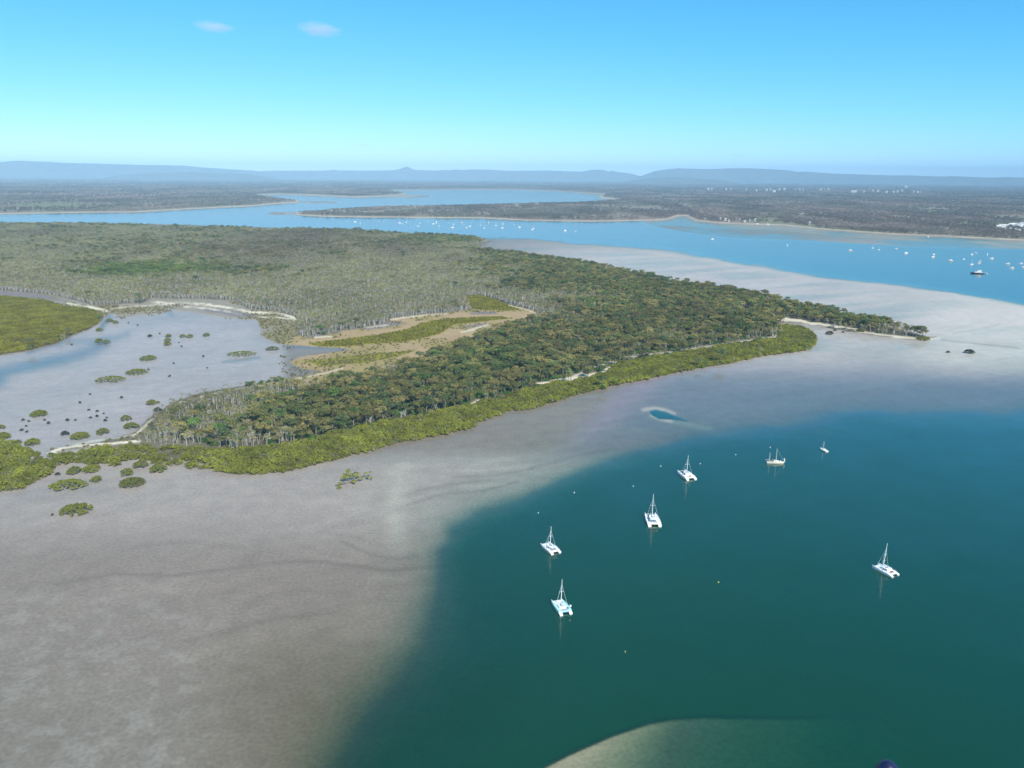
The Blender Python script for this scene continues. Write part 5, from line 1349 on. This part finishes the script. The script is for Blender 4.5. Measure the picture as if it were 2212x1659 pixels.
for a, b, w_, lab in TW:
    p = E_(a, b); house(p[0], p[1], w_ * .62, 12, 6.0, M['roof_w'] if 'bluish' not in lab and 'pale' not in lab else M['roof_g'], M['wall'], lab, 5.0, group='white roofs clustered at the right edge')
for k, (a, b, w_) in enumerate(FS):
    p = Z_(a, b)
    if a == 1515: lab = 'largest pale building standing above the rest of the distant settlement'
    elif a == 1200: lab = 'wide white building at the middle of the distant settlement'
    elif a == 735: lab = 'wide white shed in the left half of the distant settlement'
    elif a < 560: lab = 'tiny pale house at the left end of the distant settlement in the plain'
    elif a < 950: lab = 'tiny white house in the left group of the distant settlement in the plain'
    elif a < 1100: lab = 'tiny white house in the middle group of the distant settlement in the plain'
    else: lab = 'tiny white house in the right group of the distant settlement in the plain'
    house(p[0], p[1], w_ * .8, 30, 24 if a != 1515 else 38, M['roof_w'], M['wall'], lab, 6.0, name='distant_house', group='distant settlement in the plain')
for a, b, lab in ((1213, 283, 'small white boat drawn up on the far beach left of another'), (1368, 288, 'white boat drawn up on the far beach below the trees')):
    x, y = (float(q) for q in ground(*src(*D_(a, b)), .3)); t = thing('beached_boat', lab, 'boat', (x, y, .5), .3)
    for pn, pm in PROTO['m'][:2]: link(pn, pm, t)
x, y = (float(q) for q in ground(*src(*C_(1358, 106)), .3)); t = thing('beached_boat', 'white boat lying on the far flat at right below the trees', 'boat', (x, y, .4), 1.3)
for pn, pm in PROTO['m'][:2]: link(pn, pm, t)

# ------------------------------------------------------------------ clouds, air, the aircraft's own tip
def cloud_material():
    m = bpy.data.materials.new('thin_cloud'); m.use_nodes = True
    nt = m.node_tree; N = nt.nodes; L = nt.links
    N.remove(N['Principled BSDF'])
    pv = N.new('ShaderNodeVolumePrincipled'); pv.inputs['Color'].default_value = (.95, .9, .95, 1); pv.inputs['Anisotropy'].default_value = -.5
    tc = N.new('ShaderNodeTexCoord'); ln = N.new('ShaderNodeVectorMath'); ln.operation = 'LENGTH'; L.new(tc.outputs['Object'], ln.inputs[0])
    n = N.new('ShaderNodeTexNoise'); n.inputs['Scale'].default_value = 2.2; n.inputs['Detail'].default_value = 4; L.new(tc.outputs['Object'], n.inputs['Vector'])
    a = N.new('ShaderNodeMath'); a.operation = 'SUBTRACT'; a.inputs[0].default_value = 1.0; L.new(ln.outputs['Value'], a.inputs[1])
    b = N.new('ShaderNodeMath'); b.operation = 'MULTIPLY_ADD'; b.inputs[1].default_value = 1.6; b.inputs[2].default_value = -.75; L.new(n.outputs[0], b.inputs[0])
    c = N.new('ShaderNodeMath'); c.operation = 'ADD'; L.new(a.outputs[0], c.inputs[0]); L.new(b.outputs[0], c.inputs[1])
    d = N.new('ShaderNodeMath'); d.operation = 'MULTIPLY'; d.inputs[1].default_value = .0028; d.use_clamp = True; L.new(c.outputs[0], d.inputs[0])
    L.new(d.outputs[0], pv.inputs['Density']); L.new(pv.outputs[0], N['Material Output'].inputs['Volume'])
    return m
M['cloud'] = cloud_material()
ico = bpy.data.meshes.new('cloud')
import bmesh
bm = bmesh.new(); bmesh.ops.create_icosphere(bm, subdivisions=3, radius=1.0); bm.to_mesh(ico); bm.free(); ico.materials.append(M['cloud'])
for (a, b, w_, h_, lab) in ((690, 64, 46, 15, 'larger wispy white cloud, right one of two high in the sky'), (462, 58, 40, 11, 'smaller wispy white cloud, left one of two high in the sky'), (786, 313, 22, 4, 'faint low cloud near the horizon left of centre'), (1590, 336, 24, 4, 'faint low cloud near the horizon right of centre')):
    D = 16000
    p = ray_at(a, b, D)
    o = link('cloud', ico); o.location = p
    o.scale = (w_ * D / F, w_ * .6 * D / F, h_ * D / F); o.rotation_euler = (0, .06, -math.atan2(p.x, p.y))
    tag(o, lab, 'cloud', 'small clouds in the clear sky')

hz = bpy.data.materials.new('haze_air'); hz.use_nodes = True
N = hz.node_tree.nodes; N.remove(N['Principled BSDF'])
pv = N.new('ShaderNodeVolumePrincipled'); pv.inputs['Color'].default_value = (.45, .75, 1.0, 1); pv.inputs['Density'].default_value = 4.2e-5; pv.inputs['Anisotropy'].default_value = -.35
hz.node_tree.links.new(pv.outputs[0], N['Material Output'].inputs['Volume'])
m = MB(); m.box((0, 18000, 375), (90000, 60000, 790))
haze = m.build('haze', hz); haze['kind'] = 'stuff'

p = ray_at(*src(3553, 3046), 1.5)
t = thing('aircraft_part', 'dark navy rounded tip of the aircraft poking in at the bottom right edge', 'aircraft part', (p.x, p.y, p.z))
m = MB(); n = 12
m.loft([[(math.cos(k * 2 * math.pi / n) * r_ + .012 * q, math.sin(k * 2 * math.pi / n) * r_, -q * .12) for k in range(n)] for r_, q in ((.004, 0), (.016, .06), (.024, .2), (.030, .4), (.036, .8), (.040, 1.6), (.042, 3.0))])
m.build('fairing', M['navy'], t, True)
m = MB(); m.tube([(.036, 0, -.36), (.05, 0, -.55)], [.03, .028], 10); m.build('strut', M['black'], t, True)
